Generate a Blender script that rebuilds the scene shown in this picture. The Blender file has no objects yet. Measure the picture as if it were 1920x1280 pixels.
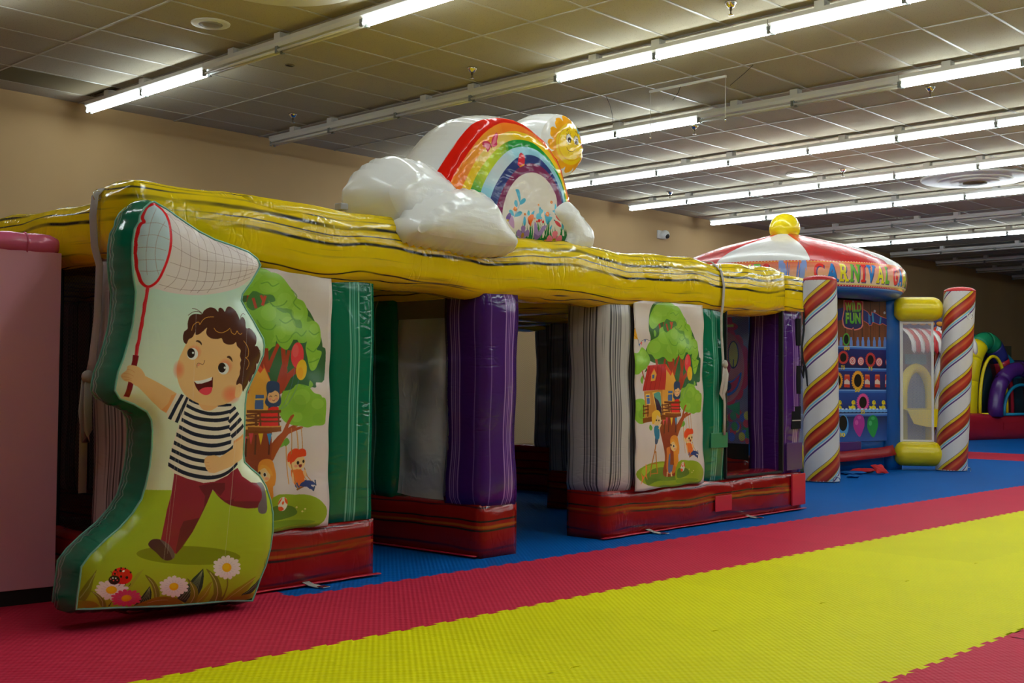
import bpy, bmesh, math, random
import numpy as np
from mathutils import Vector, Matrix
from mathutils.geometry import delaunay_2d_cdt

# ------------------------------------------------------------------ camera, world, exposure
SC = bpy.context.scene
COL = SC.collection
F, CX, CY, EYE = 2225.0, 960.0, 640.0, 1.1
R = np.array([[0.6877763910743948, -0.030966235617093607, -0.7252618341898239],
              [-0.7258849507670209, -0.019160824545946423, -0.6875491990051906],
              [0.007394195739956212, 0.9993367575819605, -0.03565628717257467]])
cam = bpy.data.cameras.new('camera')
camo = bpy.data.objects.new('camera', cam)
COL.objects.link(camo)
cam.sensor_width = 36.0
cam.lens = F * 36.0 / 1920.0
cam.clip_end = 200
M4 = Matrix.Identity(4)
for i in range(3):
    for j in range(3):
        M4[i][j] = R[i][j]
M4[2][3] = EYE
camo.matrix_world = M4
SC.camera = camo
SC.view_settings.view_transform = 'Standard'
SC.view_settings.look = 'None'
SC.view_settings.gamma = 1.0
SC.view_settings.use_curve_mapping = False
SC.view_settings.exposure = 0.0
TUBE_POWER = 25.0
TUBE_COLOR = (0.86, 0.97, 1.0)
world = bpy.data.worlds.new('world')
SC.world = world
world.use_nodes = True
world.node_tree.nodes['Background'].inputs[0].default_value = (0.5, 0.5, 0.5, 1)
world.node_tree.nodes['Background'].inputs[1].default_value = 0.0

SC.cycles.max_bounces = 8
SC.cycles.diffuse_bounces = 4
SC.cycles.glossy_bounces = 2
SC.cycles.transmission_bounces = 2
SC.cycles.transparent_max_bounces = 10
# ------------------------------------------------------------------ survey helpers (photo pixel -> point on a real plane)
def ray(px, py):
    return R @ np.array([px - CX, -(py - CY), -F])
def on_plane(px, py, p0, n):
    r = ray(px, py)
    o = np.array([0, 0, EYE])
    return o + r * (((np.array(p0) - o) @ n) / (r @ n))
class Frame:
    """upright plane through origin o; u along heading, w depth behind, z up"""
    def __init__(s, o, deg):
        a = math.radians(deg)
        s.o = np.array([o[0], o[1], 0.0])
        s.d = np.array([math.cos(a), math.sin(a), 0.0])
        s.n = np.array([-math.sin(a), math.cos(a), 0.0])
        s.a = a
    def uz(s, px, py, w=0.0):
        q = on_plane(px, py, s.o + s.n * w, s.n)
        return ((q - s.o) @ s.d, q[2])
    def pt(s, u, w, z=0.0):
        return s.o + s.d * u + s.n * w + np.array([0, 0, z])

# ------------------------------------------------------------------ colours
def lin(c):
    c = np.array(c, float) / 255.0
    return np.where(c <= 0.04045, c / 12.92, ((c + 0.055) / 1.055) ** 2.4)
def P(r, g, b, gain=1.0):
    """a colour read off the photograph (sRGB), divided by the light falling there"""
    return tuple(np.clip(lin((r, g, b)) * gain, 0, 0.9))

# ------------------------------------------------------------------ object helpers
def mesh_obj(name, verts, faces, mats=None, parent=None, smooth=True, uvs=None, midx=None):
    me = bpy.data.meshes.new(name)
    me.from_pydata([tuple(map(float, v)) for v in verts], [], [tuple(map(int, f)) for f in faces])
    if mats is not None:
        for m in (mats if isinstance(mats, (list, tuple)) else [mats]):
            me.materials.append(m)
    if midx is not None:
        me.polygons.foreach_set('material_index', np.array(midx, dtype=np.int32))
    if uvs is not None:                      # one uv per loop
        l = me.uv_layers.new(name='UVMap')
        l.data.foreach_set('uv', np.array(uvs, dtype=np.float32).ravel())
    me.polygons.foreach_set('use_smooth', np.full(len(me.polygons), smooth))
    me.update()
    o = bpy.data.objects.new(name, me)
    COL.objects.link(o)
    if parent is not None:
        o.parent = parent
    return o
def tag(o, label, cat, group=None):
    o['label'] = label
    o['category'] = cat
    if group:
        o['group'] = group
    return o
def thing(name, label, cat, loc=(0, 0, 0), rz=0.0, group=None):
    o = bpy.data.objects.new(name, None)
    COL.objects.link(o)
    o.empty_display_size = 0.1
    o.location = loc
    o.rotation_euler = (0, 0, rz)
    return tag(o, label, cat, group)
def struct(o):
    o['kind'] = 'structure'
    return o
def copy_obj(o, parent=None):
    c = o.copy()
    COL.objects.link(c)
    c.parent = parent
    return c
def box_data(x0, x1, y0, y1, z0, z1, b=0.0):
    bm = bmesh.new()
    bmesh.ops.create_cube(bm, size=1.0)
    for v in bm.verts:
        v.co = ((x0 + x1) / 2 + v.co.x * (x1 - x0), (y0 + y1) / 2 + v.co.y * (y1 - y0), (z0 + z1) / 2 + v.co.z * (z1 - z0))
    if b > 0:
        bmesh.ops.bevel(bm, geom=list(bm.edges), offset=b, segments=2, affect='EDGES', profile=0.6)
    return bm
def bm_obj(name, bm, mat, parent=None, smooth=False):
    me = bpy.data.meshes.new(name)
    bm.to_mesh(me)
    bm.free()
    for m in (mat if isinstance(mat, (list, tuple)) else [mat]):
        me.materials.append(m)
    me.polygons.foreach_set('use_smooth', np.full(len(me.polygons), smooth))
    o = bpy.data.objects.new(name, me)
    COL.objects.link(o)
    if parent is not None:
        o.parent = parent
    return o
def box(name, x0, x1, y0, y1, z0, z1, mat, parent=None, b=0.0):
    return bm_obj(name, box_data(x0, x1, y0, y1, z0, z1, b), mat, parent)
def lathe(name, prof, mat, parent=None, n=24, loc=(0, 0, 0), smooth=True, uvscale=1.0):
    """prof: list of (r, z)"""
    vs, fs, uv = [], [], []
    for (r, z) in prof:
        for k in range(n):
            a = 2 * math.pi * k / n
            vs.append((r * math.cos(a) + loc[0], r * math.sin(a) + loc[1], z + loc[2]))
    for i in range(len(prof) - 1):
        for k in range(n):
            fs.append((i * n + k, i * n + (k + 1) % n, (i + 1) * n + (k + 1) % n, (i + 1) * n + k))
            u0, u1 = k / n * uvscale, (k + 1) / n * uvscale
            uv += [(u0, prof[i][1]), (u1, prof[i][1]), (u1, prof[i + 1][1]), (u0, prof[i + 1][1])]
    if prof[0][0] > 1e-4:
        fs.append(tuple(range(n - 1, -1, -1)))
        uv += [(0, 0)] * n
    if prof[-1][0] > 1e-4:
        fs.append(tuple((len(prof) - 1) * n + k for k in range(n)))
        uv += [(0, 0)] * n
    return mesh_obj(name, vs, fs, mat, parent, smooth, uv)
def tube(name, pts, r, mat, parent=None, n=8, flat=None, closed=False):
    """swept round (or flat: (half width, half thickness)) section along pts"""
    pts = [Vector(p) for p in pts]
    vs, fs, uv = [], [], []
    m = len(pts)
    up0 = None
    acc = 0
    lens = []
    for i, p in enumerate(pts):
        if i:
            acc += (p - pts[i - 1]).length
        lens.append(acc)
        if closed:
            t = pts[(i + 1) % m] - pts[i - 1]
        else:
            t = pts[min(i + 1, m - 1)] - pts[max(i - 1, 0)]
        t.normalize()
        if up0 is None:
            up0 = Vector((0, 0, 1)) if abs(t.z) < 0.9 else Vector((0, 1, 0))
        s = t.cross(up0)
        if s.length < 1e-4:
            s = t.orthogonal()
        s.normalize()
        q = s.cross(t).normalized()
        up0 = q
        for k in range(n):
            a = 2 * math.pi * k / n
            if flat:
                ca, sa = math.cos(a), math.sin(a)
                ex = flat[0] * math.copysign(abs(ca) ** 0.4, ca)
                ey = flat[1] * math.copysign(abs(sa) ** 0.4, sa)
                vs.append(p + s * ex + q * ey)
            else:
                rr = r[i] if isinstance(r, (list, tuple)) else r
                vs.append(p + s * (rr * math.cos(a)) + q * (rr * math.sin(a)))
    rings = m if closed else m - 1
    for i in range(rings):
        j = (i + 1) % m
        for k in range(n):
            fs.append((i * n + k, i * n + (k + 1) % n, j * n + (k + 1) % n, j * n + k))
            l1 = lens[j] if j else acc + 0.01
            uv += [(lens[i], k * .02), (lens[i], (k + 1) * .02), (l1, (k + 1) * .02), (l1, k * .02)]
    if not closed:
        fs.append(tuple(range(n - 1, -1, -1)))
        fs.append(tuple((m - 1) * n + k for k in range(n)))
        uv += [(0, 0)] * (2 * n)
    return mesh_obj(name, vs, fs, mat, parent, True, uv)

def prof_fn(d, w):
    t = np.clip(d / w, 0, 1)
    return np.sqrt(np.clip(1 - (1 - t) ** 2, 0, 1))
def puff(name, sx, sy, sz, mat, parent, loc=(0, 0, 0), bulge=0.03, seg=0.05, seed=0, pucker=0.0045, warp=None, rz=0.0, wob=0.006, long_axis=None, flat_axes=()):
    """inflated stitched box: min corner at loc, faces bulge between straight seams, puckers beside the seams"""
    rng = np.random.RandomState(seed + 17)
    dims = [sx, sy, sz]
    if long_axis is None:
        long_axis = int(np.argmax(dims))
    V, Fc, UV = [], [], []
    base = 0
    wmin = min(dims) * 0.5
    for ax in range(3):
        a, b = [(1, 2), (2, 0), (0, 1)][ax]
        na = max(3, int(round(dims[a] / seg)))
        nb = max(3, int(round(dims[b] / seg)))
        S, T = np.meshgrid(np.linspace(0, dims[a], na + 1), np.linspace(0, dims[b], nb + 1), indexing='ij')
        da = np.minimum(S, dims[a] - S)
        db = np.minimum(T, dims[b] - T)
        d = np.minimum(da, db)
        w = min(min(dims[a], dims[b]) * 0.5, 0.2)
        for side in (0, 1):
            bl = 0.0 if (ax, side) in flat_axes else bulge
            disp = bl * prof_fn(da, w) * prof_fn(db, w)
            if bl > 0:
                ph = rng.rand(4) * 6.28
                fr = 2 * math.pi / 0.055
                pk = np.sin(S * fr + ph[0] + 1.5 * np.sin(S * 9 + ph[1])) * np.exp(-db / 0.045) * (db > 1e-6) * (da > 1e-6)
                pk += np.sin(T * fr + ph[2] + 1.5 * np.sin(T * 9 + ph[3])) * np.exp(-da / 0.045) * (da > 1e-6) * (db > 1e-6)
                disp = disp + pucker * pk
            c = np.zeros(S.shape + (3,))
            c[..., a] = S
            c[..., b] = T
            c[..., ax] = (dims[ax] + disp) if side else (-disp)
            V.append(c.reshape(-1, 3))
            if a == long_axis:
                lu, cv = S, T
            elif b == long_axis:
                lu, cv = T, S
            elif ax == 1:
                lu, cv = T, S
            else:
                lu, cv = S, T
            off = 0.0
            uvn = np.stack([lu + seed * 1.37, cv + off], -1).reshape(-1, 2)
            for i in range(na):
                for j in range(nb):
                    q = [i * (nb + 1) + j, (i + 1) * (nb + 1) + j, (i + 1) * (nb + 1) + j + 1, i * (nb + 1) + j + 1]
                    if not side:
                        q = q[::-1]
                    Fc.append([base + t for t in q])
                    UV += [uvn[t] for t in q]
            base += S.size
    V = np.concatenate(V)
    key = np.round(V, 5)
    _, first, inv = np.unique(key, axis=0, return_index=True, return_inverse=True)
    inv = inv.ravel()
    V = V[first]
    Fc = [[inv[t] for t in f] for f in Fc]
    ph = rng.rand(6) * 6.28
    V0 = V.copy()
    la = long_axis
    for k in range(3):
        if k != la:
            c = (V0[:, k] / max(dims[k], 1e-6) - 0.5) * 2
            V[:, k] += wob * (np.sin(V0[:, la] * 5.1 + ph[k]) + 0.6 * np.sin(V0[:, la] * 11.3 + ph[k + 3])) * np.where(V0[:, 2] < 0.001, 0.0, 1.0) * c
    if warp is not None:
        V = warp(V)
    o = mesh_obj(name, V, Fc, mat, parent, True, UV)
    o.location = loc
    o.rotation_euler = (0, 0, rz)
    return o

def resample(poly, step):
    poly = np.array(poly, float)
    out = []
    n = len(poly)
    for i in range(n):
        a, b = poly[i], poly[(i + 1) % n]
        m = max(1, int(round(np.linalg.norm(b - a) / step)))
        for k in range(m):
            out.append(a + (b - a) * k / m)
    return np.array(out)
def catmull(pts, k=6, closed=True):
    p = np.array(pts, float)
    n = len(p)
    out = []
    rng = range(n) if closed else range(n - 1)
    for i in rng:
        if closed:
            p0, p1, p2, p3 = p[i - 1], p[i], p[(i + 1) % n], p[(i + 2) % n]
        else:
            p0, p1, p2, p3 = p[max(i - 1, 0)], p[i], p[i + 1], p[min(i + 2, n - 1)]
        for j in range(k):
            t = j / k
            out.append(0.5 * ((2 * p1) + (-p0 + p2) * t + (2 * p0 - 5 * p1 + 4 * p2 - p3) * t * t + (-p0 + 3 * p1 - 3 * p2 + p3) * t ** 3))
    if not closed:
        out.append(p[-1])
    return np.array(out)
def inside(poly, pts):
    x, y = pts[:, 0], pts[:, 1]
    r = np.zeros(len(pts), bool)
    n = len(poly)
    for i in range(n):
        (x1, y1), (x2, y2) = poly[i], poly[(i + 1) % n]
        if y1 == y2:
            continue
        c = ((y1 > y) != (y2 > y)) & (x < (x2 - x1) * (y - y1) / (y2 - y1) + x1)
        r ^= c
    return r
def dist_to(poly, pts):
    d = np.full(len(pts), 1e9)
    n = len(poly)
    for i in range(n):
        a, b = poly[i], poly[(i + 1) % n]
        ab = b - a
        t = np.clip(((pts - a) @ ab) / max(ab @ ab, 1e-12), 0, 1)
        d = np.minimum(d, np.hypot(*(pts - a - t[:, None] * ab).T))
    return d
def pillow(parent, outline, thick, dome, front_mat, side_mat, names=('print_face', 'gusset'), step=0.025, res=0.035, domew=0.14, side_bulge=0.03,
           uvbox=None, pucker=0.006, back_dome=None, seed=1, piping=None, under=0.0):
    """inflated cut-out: outline in (x, z) metres of the front plane y=0; bulges towards -y, thickness towards +y"""
    rng = np.random.RandomState(seed)
    ol = resample(outline, step)
    area = 0.5 * np.sum(ol[:, 0] * np.roll(ol[:, 1], -1) - np.roll(ol[:, 0], -1) * ol[:, 1])
    if area < 0:
        ol = ol[::-1]
    n = len(ol)
    lo, hi = ol.min(0), ol.max(0)
    gx, gz = np.meshgrid(np.arange(lo[0], hi[0], res), np.arange(lo[1], hi[1], res))
    g = np.stack([gx.ravel() + (np.arange(gx.size) // gx.shape[1] % 2) * res * 0.5, gz.ravel()], -1)
    g = g[inside(ol, g)]
    g = g[dist_to(ol, g) > res * 0.45]
    allp = np.concatenate([ol, g])
    vs, es, fs, *_ = delaunay_2d_cdt([Vector((float(p[0]), float(p[1]))) for p in allp], [], [list(range(n))], 1, 1e-6)
    v2 = np.array([(v.x, v.y) for v in vs])
    d = dist_to(ol, v2)
    # arc position of the nearest outline point, for the puckers
    near = np.array([int(np.argmin(np.sum((ol - p) ** 2, 1))) for p in v2])
    arc = near * step
    pk = pucker * np.sin(arc * 2 * math.pi / 0.06 + 2 * np.sin(arc * 7)) * np.exp(-d / 0.05) * (d > 1e-5)
    y = -(dome * prof_fn(d, domew) + pk)
    # front print
    fv = np.stack([v2[:, 0], y, v2[:, 1]], -1)
    ff = []
    for f in fs:
        a = v2[list(f)]
        ar = sum(a[i][0] * a[(i + 1) % len(a)][1] - a[(i + 1) % len(a)][0] * a[i][1] for i in range(len(a)))
        ff.append(list(f) if ar > 0 else list(f)[::-1])
    if uvbox is None:
        uvbox = (lo[0], hi[0], lo[1], hi[1])
    ux0, ux1, uz0, uz1 = uvbox
    uv = [((v2[t][0] - ux0) / (ux1 - ux0), (v2[t][1] - uz0) / (uz1 - uz0)) for f in ff for t in f]
    fo = mesh_obj(names[0], fv, ff, front_mat, parent, True, uv)
    # gusset + back
    nx = np.roll(ol, -1, 0) - np.roll(ol, 1, 0)
    nrm = np.stack([nx[:, 1], -nx[:, 0]], -1)
    nrm /= np.linalg.norm(nrm, axis=1)[:, None] + 1e-9
    K = 8
    sv, sf, suv = [], [], []
    arcs = np.arange(n + 1) * step
    for k in range(K + 1):
        t = k / K
        off = side_bulge * math.sin(math.pi * t) + under * math.sin(math.pi * t) * np.clip(-nrm[:, 1], 0, 1) ** 2 * (ol[:, 1] < lo[1] + .12)
        pkr = pucker * 0.8 * np.sin(np.arange(n) * step * 2 * math.pi / 0.06 + 2 * np.sin(np.arange(n) * step * 7)) * (math.sin(math.pi * t) if 0 < k < K else 0)
        p = ol + nrm * (off + pkr)[:, None]
        for i in range(n):
            sv.append((p[i][0], thick * t, p[i][1]))
    for k in range(K):
        for i in range(n):
            j = (i + 1) % n
            sf.append((k * n + i, (k + 1) * n + i, (k + 1) * n + j, k * n + j))
            suv += [(arcs[i], thick * k / K), (arcs[i], thick * (k + 1) / K), (arcs[i + 1], thick * (k + 1) / K), (arcs[i + 1], thick * k / K)]
    b0 = len(sv)
    bd = dome if back_dome is None else back_dome
    for p, dd in zip(v2, d):
        sv.append((p[0], thick + float(bd * prof_fn(np.array([dd]), domew)[0]), p[1]))
    for f in ff:
        sf.append([b0 + t for t in f[::-1]])
        suv += [(v2[t][0], v2[t][1]) for t in f[::-1]]
    so = mesh_obj(names[1], sv, sf, side_mat, parent, True, suv)
    if piping is not None:
        for yy, nm in ((0.0, 'seam_piping'), (thick, 'seam_piping')):
            tube(nm, [(p[0], yy, p[1]) for p in ol[::2]], 0.006, piping, parent, 5, closed=True)
    return fo, so
# ------------------------------------------------------------------ flat prints: polygons filled into an image that is made here
class Art:
    def __init__(s, name, u0, u1, z0, z1, ppm, bg, fn=None):
        s.name, s.u0, s.u1, s.z0, s.z1 = name, u0, u1, z0, z1
        s.ppm = ppm * 2
        s.w = 2 * int(round((u1 - u0) * ppm))
        s.h = 2 * int(round((z1 - z0) * ppm))
        s.a = np.empty((s.h, s.w, 3), np.float32)
        s.a[:] = bg
        s.fn = fn
        s.src = (0.0, 0.0, 1.0, 1.0)
        s.gain = 1.0
    def at(s, x0, y0, sx, sy=None):
        s.src = (x0, y0, sx, sy or sx)
    def C(s, c):
        return np.array(P(*c, gain=s.gain), np.float32)
    def to_img(s, pts):
        x0, y0, sx, sy = s.src
        out = []
        for (x, y) in pts:
            q = (x / sx + x0, y / sy + y0)
            if s.fn:
                q = s.fn(*q)
            out.append(((q[0] - s.u0) / (s.u1 - s.u0) * s.w, (q[1] - s.z0) / (s.z1 - s.z0) * s.h))
        return np.array(out)
    def fill(s, ip, color, alpha=1.0, c2=None):
        ip = np.asarray(ip)
        x0, y0 = np.floor(ip.min(0)).astype(int)
        x1, y1 = np.ceil(ip.max(0)).astype(int) + 1
        y0, y1 = max(y0, 0), min(y1, s.h)
        xa, xb = max(x0, 0), min(x1, s.w)
        if y1 <= y0 or xb <= xa:
            return
        m = np.zeros((y1 - y0, xb - xa + 1), np.uint8)
        n = len(ip)
        for i in range(n):
            (ax, ay), (bx, by) = ip[i], ip[(i + 1) % n]
            if ay == by:
                continue
            if ay > by:
                ax, ay, bx, by = bx, by, ax, ay
            r0 = max(int(math.ceil(ay - 0.5)), y0)
            r1 = min(int(math.ceil(by - 0.5)), y1)
            if r1 <= r0:
                continue
            rows = np.arange(r0, r1)
            xs = ax + (rows + 0.5 - ay) * (bx - ax) / (by - ay)
            cols = np.clip(np.ceil(xs - 0.5).astype(int) - xa, 0, xb - xa)
            np.bitwise_xor.at(m, (rows - y0, cols), 1)
        m = np.bitwise_xor.accumulate(m, axis=1)[:, :-1].astype(bool)
        sub = s.a[y0:y1, xa:xb]
        if c2 is not None:
            t = ((np.arange(y0, y1) - ip[:, 1].min()) / max(np.ptp(ip[:, 1]), 1e-6))[:, None, None]
            cc = c2 * (1 - t) + color * t       # color at the top, c2 at the bottom
            cc = np.broadcast_to(cc, sub.shape)
            sub[m] = sub[m] * (1 - alpha) + cc[m] * alpha
        else:
            sub[m] = sub[m] * (1 - alpha) + color * alpha
    def poly(s, pts, c, alpha=1.0, smooth=0, c2=None):
        if smooth:
            pts = catmull(pts, smooth)
        s.fill(s.to_img(pts), s.C(c), alpha, None if c2 is None else s.C(c2))
    def ell(s, cx, cy, rx, ry, c, rot=0.0, alpha=1.0, c2=None, n=28):
        a = np.linspace(0, 2 * math.pi, n, endpoint=False)
        x, y = rx * np.cos(a), ry * np.sin(a)
        r = math.radians(rot)
        s.fill(s.to_img(np.stack([cx + x * math.cos(r) - y * math.sin(r), cy + x * math.sin(r) + y * math.cos(r)], -1)), s.C(c), alpha, None if c2 is None else s.C(c2))
    def stroke(s, pts, w, c, alpha=1.0, smooth=0):
        p = catmull(pts, smooth, False) if smooth else np.array(pts, float)
        for i in range(len(p) - 1):
            d = p[i + 1] - p[i]
            L = np.hypot(*d)
            if L < 1e-9:
                continue
            nrm = np.array([-d[1], d[0]]) / L * w / 2
            e = d / L * w * 0.2
            s.fill(s.to_img([p[i] - e + nrm, p[i + 1] + e + nrm, p[i + 1] + e - nrm, p[i] - e - nrm]), s.C(c), alpha)
    def blush(s, cx, cy, rx, ry, c, alpha):
        for k in range(10):
            t = 1 - k / 10
            s.ell(cx, cy, rx * t, ry * t, c, alpha=alpha / 6)
    def daisy(s, cx, cy, rx, ry, n, c, cc, cr=0.32, pw=0.20, ph=0.0, tip=1.0):
        for k in range(n):
            a = 2 * math.pi * k / n + ph
            L = 1.0 + 0.06 * math.sin(k * 2.3)
            pts = []
            for (t, w) in ((0.15, 0.3), (0.45, 0.8), (0.75, 1.0), (0.93, 0.75), (1.0, 0.15), (0.93, -0.75), (0.75, -1.0), (0.45, -0.8), (0.15, -0.3)):
                x = t * L * math.cos(a) - w * pw * math.sin(a)
                y = t * L * math.sin(a) + w * pw * math.cos(a)
                pts.append((cx + rx * x, cy + ry * y))
            s.poly(pts, c)
        for k in range(n):
            a = 2 * math.pi * (k + 0.5) / n + ph
            s.stroke([(cx + rx * .3 * math.cos(a), cy + ry * .3 * math.sin(a)), (cx + rx * .62 * math.cos(a), cy + ry * .62 * math.sin(a))], rx * 0.02, (120, 110, 130), 0.5)
        s.ell(cx, cy, rx * cr, ry * cr * 1.15, cc)
        s.ell(cx - rx * .04, cy - ry * .06, rx * cr * .7, ry * cr * .7, tuple(min(255, int(v * 1.15)) for v in cc), alpha=.6)
    def text(s, word, x0, x1, y0, y1, cols, bold=0.02, slab=False, shadow=None, skew=0.0):
        """letters of the built-in font between two corners, one colour per letter"""
        pos = 0.0
        items = []
        for ch in word:
            if ch == ' ':
                pos += 0.28
                continue
            cu = bpy.data.curves.new('t', 'FONT')
            cu.body = ch
            cu.offset = bold
            ob = bpy.data.objects.new('t', cu)
            COL.objects.link(ob)
            dg = bpy.context.evaluated_depsgraph_get()
            me = ob.evaluated_get(dg).to_mesh()
            tris = []
            me.calc_loop_triangles()
            vv = [(v.co.x, v.co.y) for v in me.vertices]
            for t in me.loop_triangles:
                tris.append([vv[k] for k in t.vertices])
            ob.evaluated_get(dg).to_mesh_clear()
            bpy.data.objects.remove(ob)
            bpy.data.curves.remove(cu)
            xs = [p[0] for t in tris for p in t]
            ys = [p[1] for t in tris for p in t]
            lo, hi, yl, yh = min(xs), max(xs), min(ys), max(ys)
            tw = hi - lo
            nrm = [[(((p[0] - lo)), (p[1] - yl) / (yh - yl)) for p in t] for t in tris]
            if slab:
                nrm = [[(p[0] * 0.86 + 0.05 * tw, p[1]) for p in t] for t in nrm]
                bars = {'A': [(0, .38, 0), (.62, 1, 0)], 'R': [(0, .5, 0), (.62, 1, 0), (0, .3, 1)], 'N': [(0, .36, 0), (.64, 1, 1), (0, .3, 1)], 'I': [(-.55, 1.55, 0), (-.55, 1.55, 1)],
                        'V': [(0, .4, 1), (.6, 1, 1)], 'L': [(0, .5, 1)], 'M': [(0, .32, 0), (.68, 1, 0)], 'E': [], 'C': [], 'G': [], 'S': []}.get(ch, [])
                for (b0, b1, top) in bars:
                    a0, a1 = b0 * tw, b1 * tw
                    q0, q1 = (0.0, 0.14) if not top else (0.86, 1.0)
                    nrm.append([(a0, q0), (a1, q0), (a1, q1), (a0, q1)])
                if ch == 'I':
                    tw *= 2.1
                    nrm = [[(p[0] + tw * .27, p[1]) for p in t] for t in nrm]
            items.append((pos, nrm))
            pos += tw + 0.07
        sc = (x1 - x0) / (pos - 0.07)
        for i, (px, nrm) in enumerate(items):
            c = cols[i % len(cols)]
            passes = ([(shadow, (x1 - x0) * 0.006, (y1 - y0) * 0.05)] if shadow else []) + [(c, 0, 0)]
            for (cc, dx, dy) in passes:
                for t in nrm:
                    pts = [(x0 + (px + p[0]) * sc + dx + skew * p[1], y1 + (y0 - y1) * p[1] + dy) for p in t]
                    if isinstance(cc[0], (tuple, list)):
                        ys = [p[1] for p in t]
                        m = sum(ys) / len(ys)
                        col = tuple(cc[0][k] * m + cc[1][k] * (1 - m) for k in range(3))
                    else:
                        col = cc
                    s.poly(pts, col)
    def image(s):
        a = s.a.reshape(s.h // 2, 2, s.w // 2, 2, 3).mean((1, 3))
        a = np.clip(a, 0, 1)
        e = np.where(a <= 0.0031308, a * 12.92, 1.055 * np.power(np.maximum(a, 1e-6), 1 / 2.4) - 0.055)
        out = np.ones((s.h // 2, s.w // 2, 4), np.float32)
        out[..., :3] = e
        im = bpy.data.images.new(s.name, s.w // 2, s.h // 2)
        im.pixels.foreach_set(out.ravel())
        im.update()
        im.pack()
        return im

# ------------------------------------------------------------------ materials
MATS = {}
def nodes(name):
    m = bpy.data.materials.new(name)
    m.use_nodes = True
    nt = m.node_tree
    return m, nt, nt.nodes['Principled BSDF']
def nd(nt, kind, **kw):
    n = nt.nodes.new(kind)
    for k, v in kw.items():
        setattr(n, k, v)
    return n
def mathn(nt, op, a, b=None, c=None):
    n = nd(nt, 'ShaderNodeMath', operation=op)
    for i, v in enumerate((a, b, c)):
        if v is None:
            continue
        if isinstance(v, (int, float)):
            n.inputs[i].default_value = v
        else:
            nt.links.new(v, n.inputs[i])
    return n.outputs[0]
def noise(nt, vec, scale, detail=2.0, rough=0.5, dist=0.0, dim='3D'):
    n = nd(nt, 'ShaderNodeTexNoise', noise_dimensions=dim)
    n.inputs['Scale'].default_value = scale
    n.inputs['Detail'].default_value = detail
    n.inputs['Roughness'].default_value = rough
    n.inputs['Distortion'].default_value = dist
    nt.links.new(vec, n.inputs['Vector'])
    return n.outputs['Fac']
def ramp(nt, fac, stops, interp='LINEAR'):
    n = nd(nt, 'ShaderNodeValToRGB')
    n.color_ramp.interpolation = interp
    e = n.color_ramp.elements
    while len(e) < len(stops):
        e.new(0.5)
    for k, (p, c) in enumerate(stops):
        e[k].position = p
        e[k].color = (c[0], c[1], c[2], 1)
    nt.links.new(fac, n.inputs[0])
    return n.outputs[0]
def mapping(nt, vec, scale):
    n = nd(nt, 'ShaderNodeMapping')
    n.inputs['Scale'].default_value = scale
    nt.links.new(vec, n.inputs['Vector'])
    return n.outputs[0]
def bump(nt, b, h, strength, dist=0.01, prev=None):
    n = nd(nt, 'ShaderNodeBump')
    n.inputs['Strength'].default_value = strength
    n.inputs['Distance'].default_value = dist
    nt.links.new(h, n.inputs['Height'])
    if prev is not None:
        nt.links.new(prev, n.inputs['Normal'])
    if b is not None:
        nt.links.new(n.outputs[0], b.inputs['Normal'])
    return n.outputs[0]
def setp(b, rough=0.5, spec=0.5, metal=0.0, coat=0.0, coatr=0.1, col=None):
    b.inputs['Roughness'].default_value = rough
    b.inputs['Specular IOR Level'].default_value = spec
    b.inputs['Metallic'].default_value = metal
    b.inputs['Coat Weight'].default_value = coat
    b.inputs['Coat Roughness'].default_value = coatr
    if col is not None:
        b.inputs['Base Color'].default_value = (*col, 1)
def crinkle(nt, b, uv, strength=0.35, crease=1.0):
    """creased film: soft dents and fine crease lines"""
    n1 = noise(nt, mapping(nt, uv, (6, 9, 1)), 1.0, 1.6, 0.5, 0.6)
    v = nd(nt, 'ShaderNodeTexVoronoi', feature='DISTANCE_TO_EDGE')
    v.inputs['Scale'].default_value = 1.0
    wv = nd(nt, 'ShaderNodeVectorMath', operation='ADD')
    nt.links.new(mapping(nt, uv, (20, 6, 1)), wv.inputs[0])
    nn = nd(nt, 'ShaderNodeTexNoise')
    nn.inputs['Scale'].default_value = 5.0
    nt.links.new(uv, nn.inputs['Vector'])
    nt.links.new(nn.outputs['Color'], wv.inputs[1])
    nt.links.new(wv.outputs[0], v.inputs['Vector'])
    cr = mathn(nt, 'MINIMUM', v.outputs['Distance'], 0.16)
    pm = nd(nt, 'ShaderNodeMapRange')
    pm.inputs[1].default_value = 0.46
    pm.inputs[2].default_value = 0.66
    pm.inputs[4].default_value = 1.6 * crease
    nt.links.new(noise(nt, mapping(nt, uv, (3.1, 4.3, 1)), 1.0, 1.0), pm.inputs[0])
    h = mathn(nt, 'MULTIPLY_ADD', cr, pm.outputs[0], n1)
    bump(nt, b, h, strength, 0.012)
def vinyl(name, col, rough=0.2, crink=0.35, spec=0.45, coat=0.1):
    m, nt, b = nodes(name)
    setp(b, rough, spec, coat=coat, coatr=0.12, col=col)
    tc = nd(nt, 'ShaderNodeTexCoord')
    crinkle(nt, b, tc.outputs['UV'], crink)
    return m
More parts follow.
